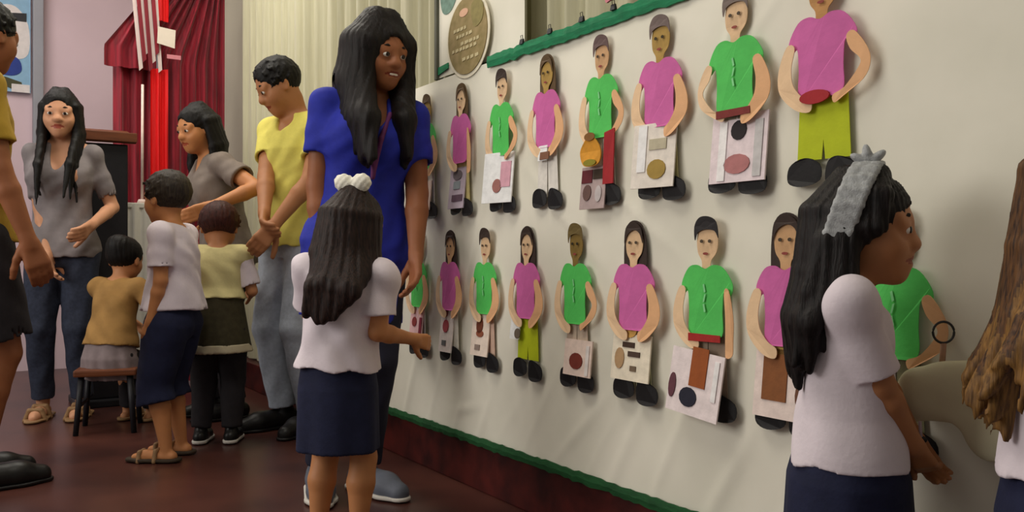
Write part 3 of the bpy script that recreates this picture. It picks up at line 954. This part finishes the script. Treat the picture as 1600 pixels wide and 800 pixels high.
        E((0, .350, -.248), (.085, .045, .026), .006)
        E((0, .338, -.298), (.080, .045, .032), .006)
        E((0, .375, -.270), (.10, .03, .007), .006, 's')
        E((0, .255, -.40), (.10, .09, .085), .03)

    def eyes(s):
        hh, Rh, Hd = s.hh, s.Rh, s.Hd
        q = Matrix(Rh.tolist()).to_euler()
        for sx in (1, -1):
            e = Shape()
            e.ell(A_(0, 0, 0), A_(.066, .062, .045) * hh, k=.001)
            o = e.obj('eye', M('eye_white', (226, 220, 212), 0.25, 0.03, 30, 0), s.root, max(.0018, .012 * hh))
            o.location, o.rotation_euler = Hd(sx * .14, .318, .002), q
            i = Shape()
            i.ell(A_(0, .0, 0), A_(.034, .014, .034) * hh, k=.001)
            i = i.obj('iris', M('iris_dark', (40, 24, 16), 0.2, 0.2, 40, 0), o, max(.0014, .008 * hh))
            i.location = (0, .055 * hh, 0)
            w = Shape()
            w.chain([Hd(sx * .055, .352, .108), Hd(sx * .14, .350, .135), Hd(sx * .235, .290, .105)], [.012 * hh, .016 * hh, .008 * hh], .003)
            w.obj('eyebrow', M('brow_dark', (34, 26, 22), 0.8, 0.2, 60, 0.2), s.root, max(.0016, .01 * hh))

    # ---- clothes
    def shirt(s, mat, hem=.47, off=.012, sleeve=.62, flare=.02, hem_w=.02, neck=.036, ripple=.0022, name='shirt', neck_deep=.02, fold=None, sl_r=1.0, res=None):
        H, c = s.H, Shape()
        for k in ('r', 'l'):
            a0, e, w = s.arm[k]
            f_ = s.fat
            c.cap(a0, a0 + (e - a0) * sleeve, (.030 * H * f_ + off * .4), (.026 * H * f_ + off * .4 + flare) * sl_r, .022, flat_end=True)
            c.cap(a0 + (e - a0) * sleeve * .8, a0 + (e - a0) * (sleeve + .05), (.022 * H * f_ + flare * .4) * sl_r, (.026 * H * f_ + off * .4 + flare) * sl_r - max(.006, 1.7 * (res or s.res)), .002, 's')
        c.loft(s.trunk(off, hem, .84, 0, hem_w), s.tf, k=.012, fold=fold, power=2.3)
        for k, sg in (('r', 1), ('l', -1)):
            a0 = s.arm[k][0]
            c.cap(s.up((sg * .035 * H, 0, s.zm(.815))), a0, .028 * H + off * .5, .031 * H * s.fat + off * .6, .03)
        if s.bust:
            for sg in (1, -1):
                c.ell(s.up((sg * .036 * H, .040 * H, s.zm(.735))), A_(.046, .042, .052) * H * s.bust + off * .8, k=.05)
        n0, n1 = s.neck
        c.cap(n0 - (n1 - n0) * .2, n1 + (n1 - n0), neck * H, neck * H * 1.25, .012, 's')
        c.ell(n0 + s.U @ A_(0, .05 * H, 0), A_(neck * .8, .05, neck_deep + .012) * H, s.U, .012, 's')
        c.loft([(z, a, b_, x - .012, y - .012) for z, a, b_, x, y in s.trunk(off, hem - .02, hem + .03, 0, hem_w)], s.tf, k=.006, op='s')
        if ripple:
            g = ripple
            c.ripple(lambda x, y, z: g * (np.sin(38 * z + 9 * np.sin(7 * x + 3 * y) + 14 * y) + .7 * np.sin(61 * x + 23 * z + 5 * np.sin(16 * z)) * .8))
        return c.obj(name, mat, s.root, res or s.res)

    def trousers(s, mat, top=.60, end=.96, off=.012, flare=.0, name='trousers', ripple=.002, waist_off=.008):
        H, c = s.H, Shape()
        c.loft(s.trunk(waist_off, .46, top), s.tf, k=.02)
        for k, sg in (('r', 1), ('l', -1)):
            hp, kn, an, fd = s.leg[k]
            if end <= .5:
                p = hp + (kn - hp) * end * 2
                c.cap(hp, p, .056 * H + off, .040 * H + off + flare, .02, flat_end=True)
                c.cap(p - (kn - hp) * .12, p + (kn - hp) * .05, .036 * H + off + flare - .004, .037 * H + off + flare, .004, 's')
            else:
                p = kn + (an - kn) * (end - .5) * 2
                c.cap(hp, kn, .056 * H + off, .038 * H + off, .02)
                c.cap(kn, p, .038 * H + off, .028 * H + off + flare, .01, flat_end=True)
        g = ripple
        c.ripple(lambda x, y, z: g * (np.sin(52 * z + 8 * np.sin(14 * x)) * .6 + np.sin(70 * x + 19 * z + 30 * y)))
        return c.obj(name, mat, s.root, s.res)

    def skirt(s, mat, top=.60, hem=.36, w=.10, d=.085, name='skirt', folds=9, amp=.05, cy=0.0, off=.014):
        H, c = s.H, Shape()
        zt, zh = s.zm(top) + s.dz[2], s.zm(hem) + s.dz[2]
        t = s.trunk(off, top - .01, top)[-1]
        hp = s.trunk(off + .006, .50, .51)[0]
        lv = [(zh, hp[1], hp[2] + cy, w * H, d * H), (hp[0], hp[1], hp[2], max(hp[3], (w * H + hp[3]) / 2), max(hp[4], (d * H + hp[4]) / 2)), (zt, t[1], t[2], t[3], t[4])]
        c.loft(lv, None, k=.01, fold=(folds, amp, zt, zh, 1.0 + H))
        c.loft([(zh - .02, hp[1], hp[2] + cy, w * H - .012, d * H - .012), (zh + .06, hp[1], hp[2] + cy, w * H - .018, d * H - .018)], None, k=.004, op='s', fold=(folds, amp, zt, zh, 1.0 + H))
        return c.obj(name, mat, s.root, s.res)

    def shoes(s, mat, sole=None, kind='shoe', hgt=1.0):
        H = s.H
        for k in ('r', 'l'):
            hp, kn, an, fd = s.leg[k]
            g = A_(an[0], an[1], an[2] - .043 * H)
            c = Shape()
            if kind == 'shoe':
                c.cap(g - fd * .02 * H + A_(0, 0, .026 * H), g + fd * .075 * H + A_(0, 0, .022 * H), .027 * H, .029 * H, .012)
                c.cap(g + fd * .07 * H + A_(0, 0, .022 * H), g + fd * .115 * H + A_(0, 0, .016 * H), .028 * H, .021 * H, .012)
                c.cap(g + A_(0, 0, .03 * H), g + A_(0, 0, .052 * H * hgt), .027 * H, .026 * H, .012)
                c.cut((0, 0, -1), -(max(g[2], 0) + .006))
                o = c.obj('shoe', mat, s.root, min(s.res, .005))
            else:
                for q, z0 in ((.03, .038), (.085, .034)):
                    m = g + fd * q * H
                    sd = A_(fd[1], -fd[0], 0)
                    c.chain([m - sd * .028 * H + A_(0, 0, .006), m - sd * .016 * H + A_(0, 0, z0 * H), m + sd * .016 * H + A_(0, 0, z0 * H), m + sd * .028 * H + A_(0, 0, .006)], [.006 * H + .002] * 4, .004)
                o = c.obj('sandal_strap', mat, s.root, .004)
            z = Shape()
            z.cap(g - fd * .022 * H + A_(0, 0, .010), g + fd * .08 * H + A_(0, 0, .010), .030 * H, .033 * H, .01)
            z.cap(g + fd * .08 * H + A_(0, 0, .010), g + fd * .118 * H + A_(0, 0, .010), .032 * H, .022 * H, .01)
            z.cut((0, 0, 1), g[2] + .016)
            z.cut((0, 0, -1), -max(g[2], 0) - .003)
            z.obj('sole', sole or mat, s.root, .004)

    # ---- hair
    def hair(s, mat, style, tail=None, locks=34, length=1.6, drop=(0, 0, 0), span=(62, 298), wide=1.15, thick=.085, res=None, name='hair', bangs=0.0, seed=1, wave=.03, back=.43, off=0.0, sides=(), blend=.010, tips=None):
        rg = np.random.default_rng(seed)
        hh, Rh, Hd, kid = s.hh, s.Rh, s.Hd, s.kid
        c = Shape()
        rx = s.L(.355, .385) + off
        if style == 'bun':
            c.ell(Hd(0, -.06, .14), A_(rx, .435, .40) * hh, Rh, .01)
        else:
            c.ell(Hd(0, -.06, .145), A_(rx, .435 + off, .405 + off) * hh, Rh, .01)
        c.ell(Hd(0, .43, -.16 - bangs), A_(.27, .34, .45) * hh, Rh, .012, 's')
        if style == 'short':
            c.ell(Hd(0, -.05, -.50), A_(.6, .6, .33) * hh, Rh, .01, 's')
            c.ell(Hd(0, .30, -.25), A_(.6, .30, .30) * hh, Rh, .01, 's')
            for i in range(150):
                a, z = rg.uniform(0, 2 * math.pi), rg.uniform(.0, .52)
                r = math.sqrt(max(0, 1 - ((z - .145) / .405) ** 2))
                p = A_(rx * math.sin(a) * r, -.06 + .43 * math.cos(a) * r, z) * .985
                if p[1] > .2 and z < .36:
                    continue
                q = p * 1.015 + A_(.04 * math.sin(a), .07, -.05 + .05 * rg.random())
                c.cap(Hd(*p), Hd(*q), .018 * hh, .008 * hh, .008)
        if style == 'long':
            dr = np.array(drop, float)
            for i in range(locks):
                u = (i + .5) / locks
                ph = R(span[0] + (span[1] - span[0]) * u)
                sx, cy = math.sin(ph), math.cos(ph)
                jit = rg.uniform(.85, 1.08)
                p0 = Hd(.10 * sx, -.06 + .16 * cy, .50)
                p1 = Hd(rx * .98 * sx, -.06 + back * cy, .16)
                p2 = Hd(rx * wide * sx, -.07 + back * 1.05 * cy, -.40)
                p3 = p2 + A_(0, 0, -1) * hh * (length - .4) * .5 * jit + dr * .4 + (s.Rh @ A_(rg.normal(0, wave), rg.normal(0, wave), 0)) * hh
                p4 = p3 + A_(0, 0, -1) * hh * (length - .4) * .5 * jit + dr * .6 + (s.Rh @ A_(rg.normal(0, wave * 1.6), rg.normal(0, wave * 1.6), 0)) * hh
                if tail is not None:
                    p3, p4 = tail(u, p3, p4)
                t = thick * hh * rg.uniform(.85, 1.15)
                c.chain([p0, p1, p2, p3, p4], [t * .7, t * .8, t, t * .95, t * .30], blend * hh / .2)
        for (pts_, r_) in sides:
            c.chain([Hd(*q_) for q_ in pts_], [r_ * hh * w_ for w_ in (.7, 1, .9, .35)[:len(pts_)]], .010 * hh / .2)
        if style == 'bun':
            c.ell(Hd(0, -.30, .30), A_(.26, .24, .24) * hh, Rh, .02)
        if style == 'tail':
            pass
        hc = s.hc

        def rip(x, y, z):
            q = (np.stack([x, y, z], 1) - hc) @ Rh / hh
            th = np.arctan2(q[:, 0], -q[:, 1] + .05)
            return .010 * hh * (np.sin(th * 31 + 2.2 * np.sin(q[:, 2] * 3.1)) * .6 + .5 * np.sin(th * 53 + 3 * np.sin(q[:, 2] * 2.3 + 1)))
        c.ripple(rip)
        return c.obj(name, mat, s.root, res or s.res, tips)


def hair_mat(key, rgb, rgb2=None, rough=0.55):
    return M(key, rgb, rough, 0.35, 30, 0.5, (7, 7, 0.8), 0.22, rgb2, 45)

# ------------------------------------------------------------------ who stands where
m_yel = M('yellow_cotton', (222, 210, 104), 0.85, 0.08, 30, 0.2)
m_must = M('mustard_cotton', (172, 138, 46), 0.85, 0.1, 30, 0.2)
m_white = M('white_cotton', (226, 214, 222), 0.85, 0.05, 30, 0.2)
m_navy = M('navy_cotton', (30, 34, 62), 0.85, 0.2, 40, 0.2)
m_blue = M('blue_cotton', (34, 44, 158), 0.75, 0.15, 30, 0.2)
m_jean = M('dark_denim', (48, 54, 72), 0.85, 0.3, 60, 0.3)
m_pale = M('pale_denim', (170, 177, 190), 0.85, 0.15, 60, 0.3)
m_dark = M('dark_cotton', (36, 32, 36), 0.85, 0.2, 40, 0.2)
m_hblack = hair_mat('hair_black', (19, 15, 14), (9, 8, 8))
m_hdark = hair_mat('hair_dark_brown', (50, 36, 28), (24, 18, 16))
m_hbrown = hair_mat('hair_brown', (84, 58, 36), (48, 32, 22))
m_leather = M('black_leather', (24, 22, 22), 0.4, 0.2, 40, 0.1)
m_tan = M('tan_leather', (150, 116, 80), 0.6, 0.2, 40, 0.1)


def local(x, y, Y, loc, face, H):
    """photograph ray point -> share of height in a person's own frame"""
    p = at(x, y, Y) - Vector((loc[0], loc[1], 0))
    a = math.atan2(-face[0], face[1])
    c, s_ = math.cos(-a), math.sin(-a)
    return (np.array([p.x * c - p.y * s_, p.x * s_ + p.y * c, p.z]) / H)


def front_fall(p, share, fwd):
    """side locks come forward over the shoulders, the rest fall down the back"""
    def f(u, p3, p4):
        e = min(u, 1 - u) * 2
        w = max(0.0, 1 - e / share)
        back = 1 - w
        F = lambda q, k: A_(q[0] * (1 - .12 * w), q[1] * (1 - .0 * w) + (fwd * w * k - .045 * back * k) * p.H, q[2])
        return F(p3, .75), F(p4, 1.0)
    return f


# 1 man at the left edge, side view, facing right
loc, fc, H = (-1.88, 3.0), (0.72, 0.69), 1.70
p = Person('man in a mustard yellow shirt and dark shorts, cut off at the left edge', loc, fc, H, tone=(150, 92, 58), res=.007, head=(28, -8, 0),
           arms={'r': (local(62, 436, 2.9, loc, fc, H), (.3, -1, 0))}, face_on=True, curl=(22, 22))
p.shirt(m_must, hem=.50, off=.016, sleeve=.70, flare=.012)
p.trousers(m_dark, end=.44, off=.018, flare=.012, name='shorts')
p.shoes(m_leather)
p.hair(m_hblack, 'short')

# 2 woman with long straight hair
loc, fc, H = (at(98, 400, 4.33).x, 4.33), (0.25, -0.97), 1.62
p = Person('woman with long straight black hair, grey blouse and dark jeans, facing the camera', loc, fc, H, fem=True, tone=(206, 150, 116), res=.007, head=(4, -6, 0), bust=1,
           arms={'l': (local(143, 352, 4.2, loc, fc, H), (-.4, -1, 0)), 'r': (local(76, 405, 4.2, loc, fc, H), (.4, -1, 0))}, fat=.88)
p.shirt(M('grey_blouse', (138, 130, 132), 0.8, 0.25, 14, 0.2), hem=.49, off=.008, sleeve=.8, flare=.006, neck_deep=.07, neck=.032)
p.trousers(m_jean, off=.006)
p.shoes(m_tan, kind='sandal')
p.hair(m_hblack, 'long', length=1.9, span=(58, 302), wide=1.05, locks=34, thick=.08, wave=.02, tail=front_fall(p, .45, .10))

# 3 child on a low stool, back to the camera
loc, fc, H = (at(172, 400, 4.0).x, 4.0), (0.2, 0.97), 1.06
p = Person('seated child with dark hair and a tan top over a greyish skirt, back turned', loc, fc, H, kid=1, fem=True, tone=(190, 132, 92), res=.006, lean=10, head=(0, -10, 0),
           hips=(0, 0, .33), feet=((.06, .20, .045), (-.06, .20, .045)), face_on=False,
           arms={'r': ((.17, .20, .45), (1, -.3, -.6)), 'l': ((-.05, .28, .42), (-1, -.3, -.6))})
p.shirt(M('tan_cotton', (158, 120, 68), 0.85, 0.15, 20, 0.2), hem=.55, off=.012, sleeve=.55)
p.skirt(M('mauve_grey_cotton', (140, 126, 128), 0.85, 0.15, 25, 0.2), top=.59, hem=.40, w=.13, d=.11, cy=0.02)
p.trousers(m_dark, off=.006, top=.55)
p.shoes(m_tan, kind='sandal')
p.hair(m_hblack, 'bun', bangs=.25)
st = empty('low_stool', (loc[0] - .0, loc[1] - .01, 0), 0.3, 'low dark stool under the seated child in the tan top', 'stool')
box('seat', (0, 0, .275), (.26, .26, .03), m_brownw, st, .008)
for sx in (-1, 1):
    for sy in (-1, 1):
        tube('leg', [(sx * .10, sy * .10, .262), (sx * .12, sy * .12, 0)], [.014, .012], m_black, st)
    box('stretcher', (sx * .11, 0, .13), (.015, .22, .02), m_black, st, .003)

# 4 boy in white tee and navy shorts, facing left
loc, fc, H = (at(272, 400, 3.42).x, 3.42), (-0.98, 0.05), 1.15
p = Person('boy in a white tee, navy knee-length shorts and sandals, turned to the left', loc, fc, H, kid=.8, tone=(196, 132, 84), res=.006, head=(-22, -2, 0),
           arms={'l': (local(236, 500, 3.30, loc, fc, H), (-.3, -1, 0)), 'r': ((.17, .12, .44), (.3, -1, 0))}, curl=(18, 25))
p.shirt(m_white, hem=.555, off=.016, sleeve=.72, flare=.012)
p.trousers(m_navy, end=.62, off=.022, flare=.022, name='shorts', top=.60)
p.shoes(m_tan, M('dark_sole', (60, 48, 36), 0.7), kind='sandal')
p.hair(hair_mat('hair_olive_brown', (62, 52, 42), (36, 30, 26)), 'short', off=.01)

# 5 woman in a grey-brown tee leaning in
loc, fc, H = (at(358, 400, 4.33).x, 4.33), (-0.80, -0.60), 1.55
p = Person('woman in a taupe tee leaning in, dark hair tied behind, beside the red curtain', loc, fc, H, fem=True, tone=(196, 142, 100), res=.007, lean=11, head=(16, -14, 0), bust=1,
           arms={'l': (local(332, 322, 3.92, loc, fc, H), (-1, -.4, -.6)), 'r': (local(318, 330, 4.08, loc, fc, H), (1, -.4, -.6))})
p.shirt(M('taupe_cotton', (128, 116, 108), 0.85, 0.15, 25, 0.2), hem=.48, off=.014, sleeve=.6)
p.trousers(m_dark, off=.014)
p.shoes(m_leather)
p.hair(m_hblack, 'long', length=1.15, span=(85, 275), wide=1.12, locks=26, thick=.10, wave=.03)

# 6 small child in the cream and olive dress
loc, fc, H = (at(338, 400, 3.70).x, 3.70), (-0.1, 0.99), 1.06
p = Person('small child in a white sleeved cream and olive pinafore, back turned, beside the boy', loc, fc, H, kid=1, fem=True, tone=(182, 124, 84), res=.006, face_on=False, head=(8, -20, 0), lean=4,
           arms={'r': ((.11, .15, .60), (.3, -1, -.3)), 'l': ((-.17, .16, .52), (-.6, -1, -.2))})
p.shirt(m_white, hem=.64, off=.010, sleeve=.85, flare=.012)
p.shirt(M('cream_cotton', (206, 194, 140), 0.85, 0.1, 25, 0.2), hem=.635, off=.019, sleeve=.10, name='pinafore_bodice', flare=0)
p.skirt(M('dark_olive_cotton', (66, 60, 40), 0.85, 0.3, 40, 0.2), top=.65, hem=.43, w=.135, d=.11, folds=7, amp=.03, off=.022, name='pinafore_skirt')
p.skirt(M('cream_trim', (190, 178, 150), 0.85, 0.1, 25, 0.2), top=.455, hem=.415, w=.142, d=.117, folds=7, amp=.03, name='hem_trim')
p.trousers(m_dark, off=.013, name='leggings')
p.shoes(m_leather, M('white_sole', (206, 200, 192), 0.6))
p.hair(hair_mat('hair_reddish', (74, 36, 30), (44, 22, 20)), 'short', bangs=.2, off=.02)

# 7 man in the pale yellow shirt
loc, fc, H = (at(465, 400, 4.0).x, 4.0), (-0.55, -0.84), 1.725
p = Person('man in a pale yellow tee and faded jeans, head bowed, hands clasped in front', loc, fc, H, tone=(176, 118, 78), res=.007, head=(-30, -30, 0),
           arms={'r': (local(411, 352, 3.68, loc, fc, H), (1, -.5, -.3)), 'l': (local(428, 352, 3.68, loc, fc, H), (-1, -.6, -.3))},
           palm={'r': (-.6, -.6, .2), 'l': (.6, -.6, .2)}, curl=(34, 34), feetdir=(-12, 12))
p.shirt(m_yel, hem=.49, off=.018, sleeve=.62, flare=.012)
p.trousers(m_pale, off=.014)
p.shoes(m_leather)
p.hair(m_hblack, 'short')

# 8 woman in the blue tunic
loc, fc, H = (at(557, 400, 2.95).x, 2.97), (0.36, -0.93), 1.605
p = Person('woman in a royal blue tunic with long dark hair, smiling towards the display', loc, fc, H, fem=True, tone=(150, 94, 66), res=.006, head=(23, -10, 0), bust=1.05, fat=1.08,
           arms={'r': (local(503, 400, 2.9, loc, fc, H), (.8, -1, 0)), 'l': (local(650, 402, 2.86, loc, fc, H), (-.8, -1, 0))}, feetdir=(-5, 25), side=-5.5, feet=((.082, 0, .044), (-.012, .02, .044)))
p.shirt(m_blue, hem=.365, off=.014, sleeve=.60, flare=.014, hem_w=.062, name='tunic', neck_deep=.07, neck=.034, fold=(6, .012, .62 * H, .36 * H, 0))
p.trousers(M('dark_leggings', (34, 34, 52), 0.8, 0.15), off=.004)
p.shoes(M('grey_shoe', (96, 100, 112), 0.6, 0.15), M('white_sole'), hgt=.8)
p.hair(hair_mat('hair_soft_black', (26, 18, 17), (12, 9, 9)), 'long', length=1.62, span=(58, 302), wide=1.08, locks=72, thick=.085, wave=.02, off=.015, blend=.035, tail=front_fall(p, .5, .085))
te = Shape()
te.ell(A_(0, 0, 0), A_(.075, .02, .024) * p.hh, None, .001)
te = te.obj('teeth', M('teeth', (226, 212, 200), 0.3, 0.04), p.root, .002)
te.location, te.rotation_euler = p.Hd(0, .372, -.272), Matrix(p.Rh.tolist()).to_euler()
ln = Shape()
n0 = p.up((0, .072 * H, p.zm(.79)))
ln.chain([p.up((.03 * H, .062 * H, p.zm(.80))), p.up((.008 * H, .100 * H, p.zm(.74))), p.up((0, .092 * H, p.zm(.66)))], [.009, .009, .007], .006)
ln.chain([p.up((-.03 * H, .062 * H, p.zm(.80))), p.up((-.008 * H, .100 * H, p.zm(.74))), p.up((0, .092 * H, p.zm(.66)))], [.009, .009, .007], .006)
ln.obj('neck_trim', M('plum_trim', (104, 44, 96), 0.7), p.root, .005)

# 9 girl seen from behind, reaching to the display
loc, fc, H = (at(528, 400, 2.35).x, 2.35), (0.25, 0.97), 0.995
p = Person('girl seen from behind with a white hair bow, white tee and navy skort', loc, fc, H, kid=1, fem=True, tone=(196, 140, 88), res=.0042, side=4, head=(-14, -6, 4), face_on=False, fat=1.14,
           arms={'r': (local(646, 530, 2.40, loc, fc, H), (-.3, -.7, -1)), 'l': ((-.14, .18, .50), (-.4, -1, -.5))}, curl=(20, 20))
p.shirt(m_white, hem=.556, off=.018, sleeve=.72, flare=.014, hem_w=.012, ripple=.0028)
p.skirt(m_navy, top=.60, hem=.315, w=.117, d=.095, folds=6, amp=.035, name='skort')
p.shoes(m_leather, M('white_sole'))


def tail9(u, p3, p4):
    c = (p.U @ A_(-.010, -.135, 0)) * H
    a = A_(.040 + (u - .5) * -.13, c[1] + .02, p3[2])
    b = A_(.0 + (u - .5) * -.09, c[1] + .022, p4[2] - abs(u - .55) * -.05)
    return a, b


p.hair(hair_mat('hair_girl_brown', (50, 33, 28), (24, 16, 16)), 'long', length=1.32, span=(80, 280), wide=1.1, locks=44, thick=.085, tail=tail9, back=.46, wave=.05)
bw = Shape()
hp = p.Hd(0, -.16, .585)
for sx in (-1, 1):
    bw.ell(hp + A_(sx * .024, -.004, .007), A_(.030, .020, .026), rot('Y', sx * -20), .006)
bw.ell(hp, A_(.012, .018, .014), None, .004)
bw.ripple(lambda x, y, z: .0016 * np.sin(x * 330) * np.sin(z * 260))
bw.obj('hair_bow', M('bow_white', (240, 236, 222), 0.8, 0.06, 60, 0.3), p.root, .0032)

# 10 girl in profile at the right
loc, fc, H = (at(1325, 400, 1.47).x, 1.47), (0.94, -0.33), 0.955
p = Person('girl in profile with a silver grey hairband, white tee and navy skirt, hands joined', loc, fc, H, kid=1, fem=True, tone=(176, 112, 70), res=.0034, fat=1.1, head=(-9, -2, 0),
           arms={'r': (local(1432, 706, 1.43, loc, fc, H), (.8, -.6, -.7)), 'l': (local(1436, 700, 1.50, loc, fc, H), (-.8, -.6, -.7))},
           palm={'r': (-.7, .1, .5), 'l': (.7, .1, .5)}, curl=(26, 26))
p.shirt(m_white, hem=.528, off=.011, sleeve=.84, flare=.006, hem_w=.012, ripple=.0024)
p.skirt(m_navy, top=.57, hem=.30, w=.125, d=.115, folds=7, amp=.03, name='skirt')
p.shoes(m_leather, M('white_sole'))


def tail10(u, p3, p4):
    c = (p.U @ A_(0, -.135, 0)) * H
    a = A_((u - .5) * -.20, -.055 * H - .038 * math.cos((u - .5) * 3), p3[2])
    b = A_((u - .5) * -.17, -.060 * H - .034 * math.cos((u - .5) * 3), p4[2] + .02 * math.sin(u * 23))
    return a, b


p.hair(hair_mat('hair_girl_black', (26, 18, 18), (12, 9, 9)), 'long', length=1.30, span=(92, 268), wide=1.16, locks=64, thick=.075, tail=tail10, back=.45, wave=.05, bangs=.05,
       sides=[([(sx * .10, .10, .52), (sx * (.34 - .01 * j), .16 - .05 * j, .30), (sx * .385, .13 - .06 * j, .02), (sx * .37, .0 - .04 * j, -.14 - .02 * j)], .075) for sx in (1, -1) for j in range(5)]
       + [([(sx * .26, -.08, .42), (sx * .40, -.10 - .07 * j, -.12), (sx * (.43 + .02 * j), -.10 - .10 * j, -.58), (sx * (.46 + .02 * j), -.14 - .12 * j, -1.0 - .08 * j)], .085) for sx in (1, -1) for j in range(4)])
hbnd = Shape()
pts = []
for i in range(17):
    a_ = R(-132 + 264 * i / 16)
    sx = .455 * (math.copysign(1, a_) if abs(a_) > R(90) else math.sin(a_))
    pts.append(p.Hd(sx, .0 - .13 * (1 - math.cos(a_)), .150 + .445 * math.cos(a_)))
for d_ in (-.085, -.05, -.017, .017, .05, .085):
    q = p.Rh @ A_(0, d_ * p.hh * 1.15, 0)
    hbnd.chain([w + q for w in pts], [.0065] * len(pts), .004)
hbnd.ripple(lambda x, y, z: .0012 * np.sin(x * 420) * np.sin(z * 380 + y * 300))
hb_ = hbnd.obj('hairband', M('silver_lace', (176, 178, 180), 0.55, 0.3, 90, 0.4), p.root, .003)
bw = Shape()
hp = p.Hd(.06, .0, .60)
for a_ in (-50, 10, 60):
    bw.ell(hp + rot('X', a_) @ A_(0, 0, .014), A_(.010, .008, .020), rot('X', a_), .004)
bw.obj('band_bow', M('silver_lace'), p.root, .003)
# little stick with a dark tip between her hands
hold = at(1441, 700, 1.46)
sk = empty('small_stick', hold, 0.0, 'small pale stick with a dark bead in the hands of the girl in profile', 'stick')
tube('stick', [(0.0, 0, -.012), (-.004, 0, .045)], .0028, M('mauve_stick', (170, 150, 160), 0.5), sk)
b_ = Shape()
b_.ell(A_(0.001, 0, .014), A_(.007, .007, .006), None, .002)
b_.obj('bead', m_black, sk, .0018)

# 11 girl cut off at the right edge
loc, fc, H = (at(1690, 400, 1.17).x, 1.17), (0.93, -0.36), 1.0
p = Person('girl with loose brown hair tipped with gold, cut off at the right edge', loc, fc, H, kid=1, fem=True, tone=(190, 136, 92), res=.0045, face_on=False, head=(10, -4, 0),
           arms={'l': ((-.15, .10, .47), (-.5, -1, 0)), 'r': ((.10, .17, .53), (.5, -1, 0))})
p.shirt(m_white, hem=.556, off=.018, sleeve=.80, flare=.014, hem_w=.014)
p.skirt(m_navy, top=.60, hem=.32, w=.125, d=.11, folds=7, amp=.03, name='skirt')
p.shoes(m_leather, M('white_sole'))


def tail11(u, p3, p4):
    a = A_((u - .5) * -.22, -.060 * H - .03 * math.cos((u - .5) * 3), p3[2])
    b = A_((u - .5) * -.22, -.095 * H - .03 * math.cos((u - .5) * 3) + .02 * math.sin(u * 31), p4[2] + .04 * math.sin(u * 17))
    return a, b


p.hair([hair_mat('hair_gold_brown', (104, 70, 40), (50, 33, 24)), hair_mat('hair_gold_tips', (138, 100, 52), (84, 58, 32))], 'long', length=1.5, span=(75, 285), wide=1.12, locks=96, thick=.042, tail=tail11, tips=lambda c: (c[:, 2] < .71 + .05 * np.sin(c[:, 0] * 130) + .03 * np.sin(c[:, 1] * 210)).astype(int), back=.46, wave=.05)

# soft shape added for an unidentified grey-olive smudge between the two near girls
bg = Shape()
for (x, y, rx, rz) in ((1545, 640, .052, .075), (1575, 610, .04, .06), (1470, 605, .055, .05), (1430, 610, .03, .045), (1520, 585, .06, .03)):
    t_ = wall_t(x)
    bg.ell(A_(t_ - wall_t(1510), 0, wall_z(x, y) - wall_z(1510, 620)), A_(rx, .016, rz), None, .03)
bo = empty('olive_smudge', W(wall_at(1510, .066), .066, wall_z(1510, 620)), WALL_RZ, 'soft grey olive smudge shape added on the display between the two near girls', 'smudge')
bg.obj('smudge_body', M('olive_grey_smudge', (222, 214, 182), 0.9, 0.08, 10, 0.2), bo, .004)
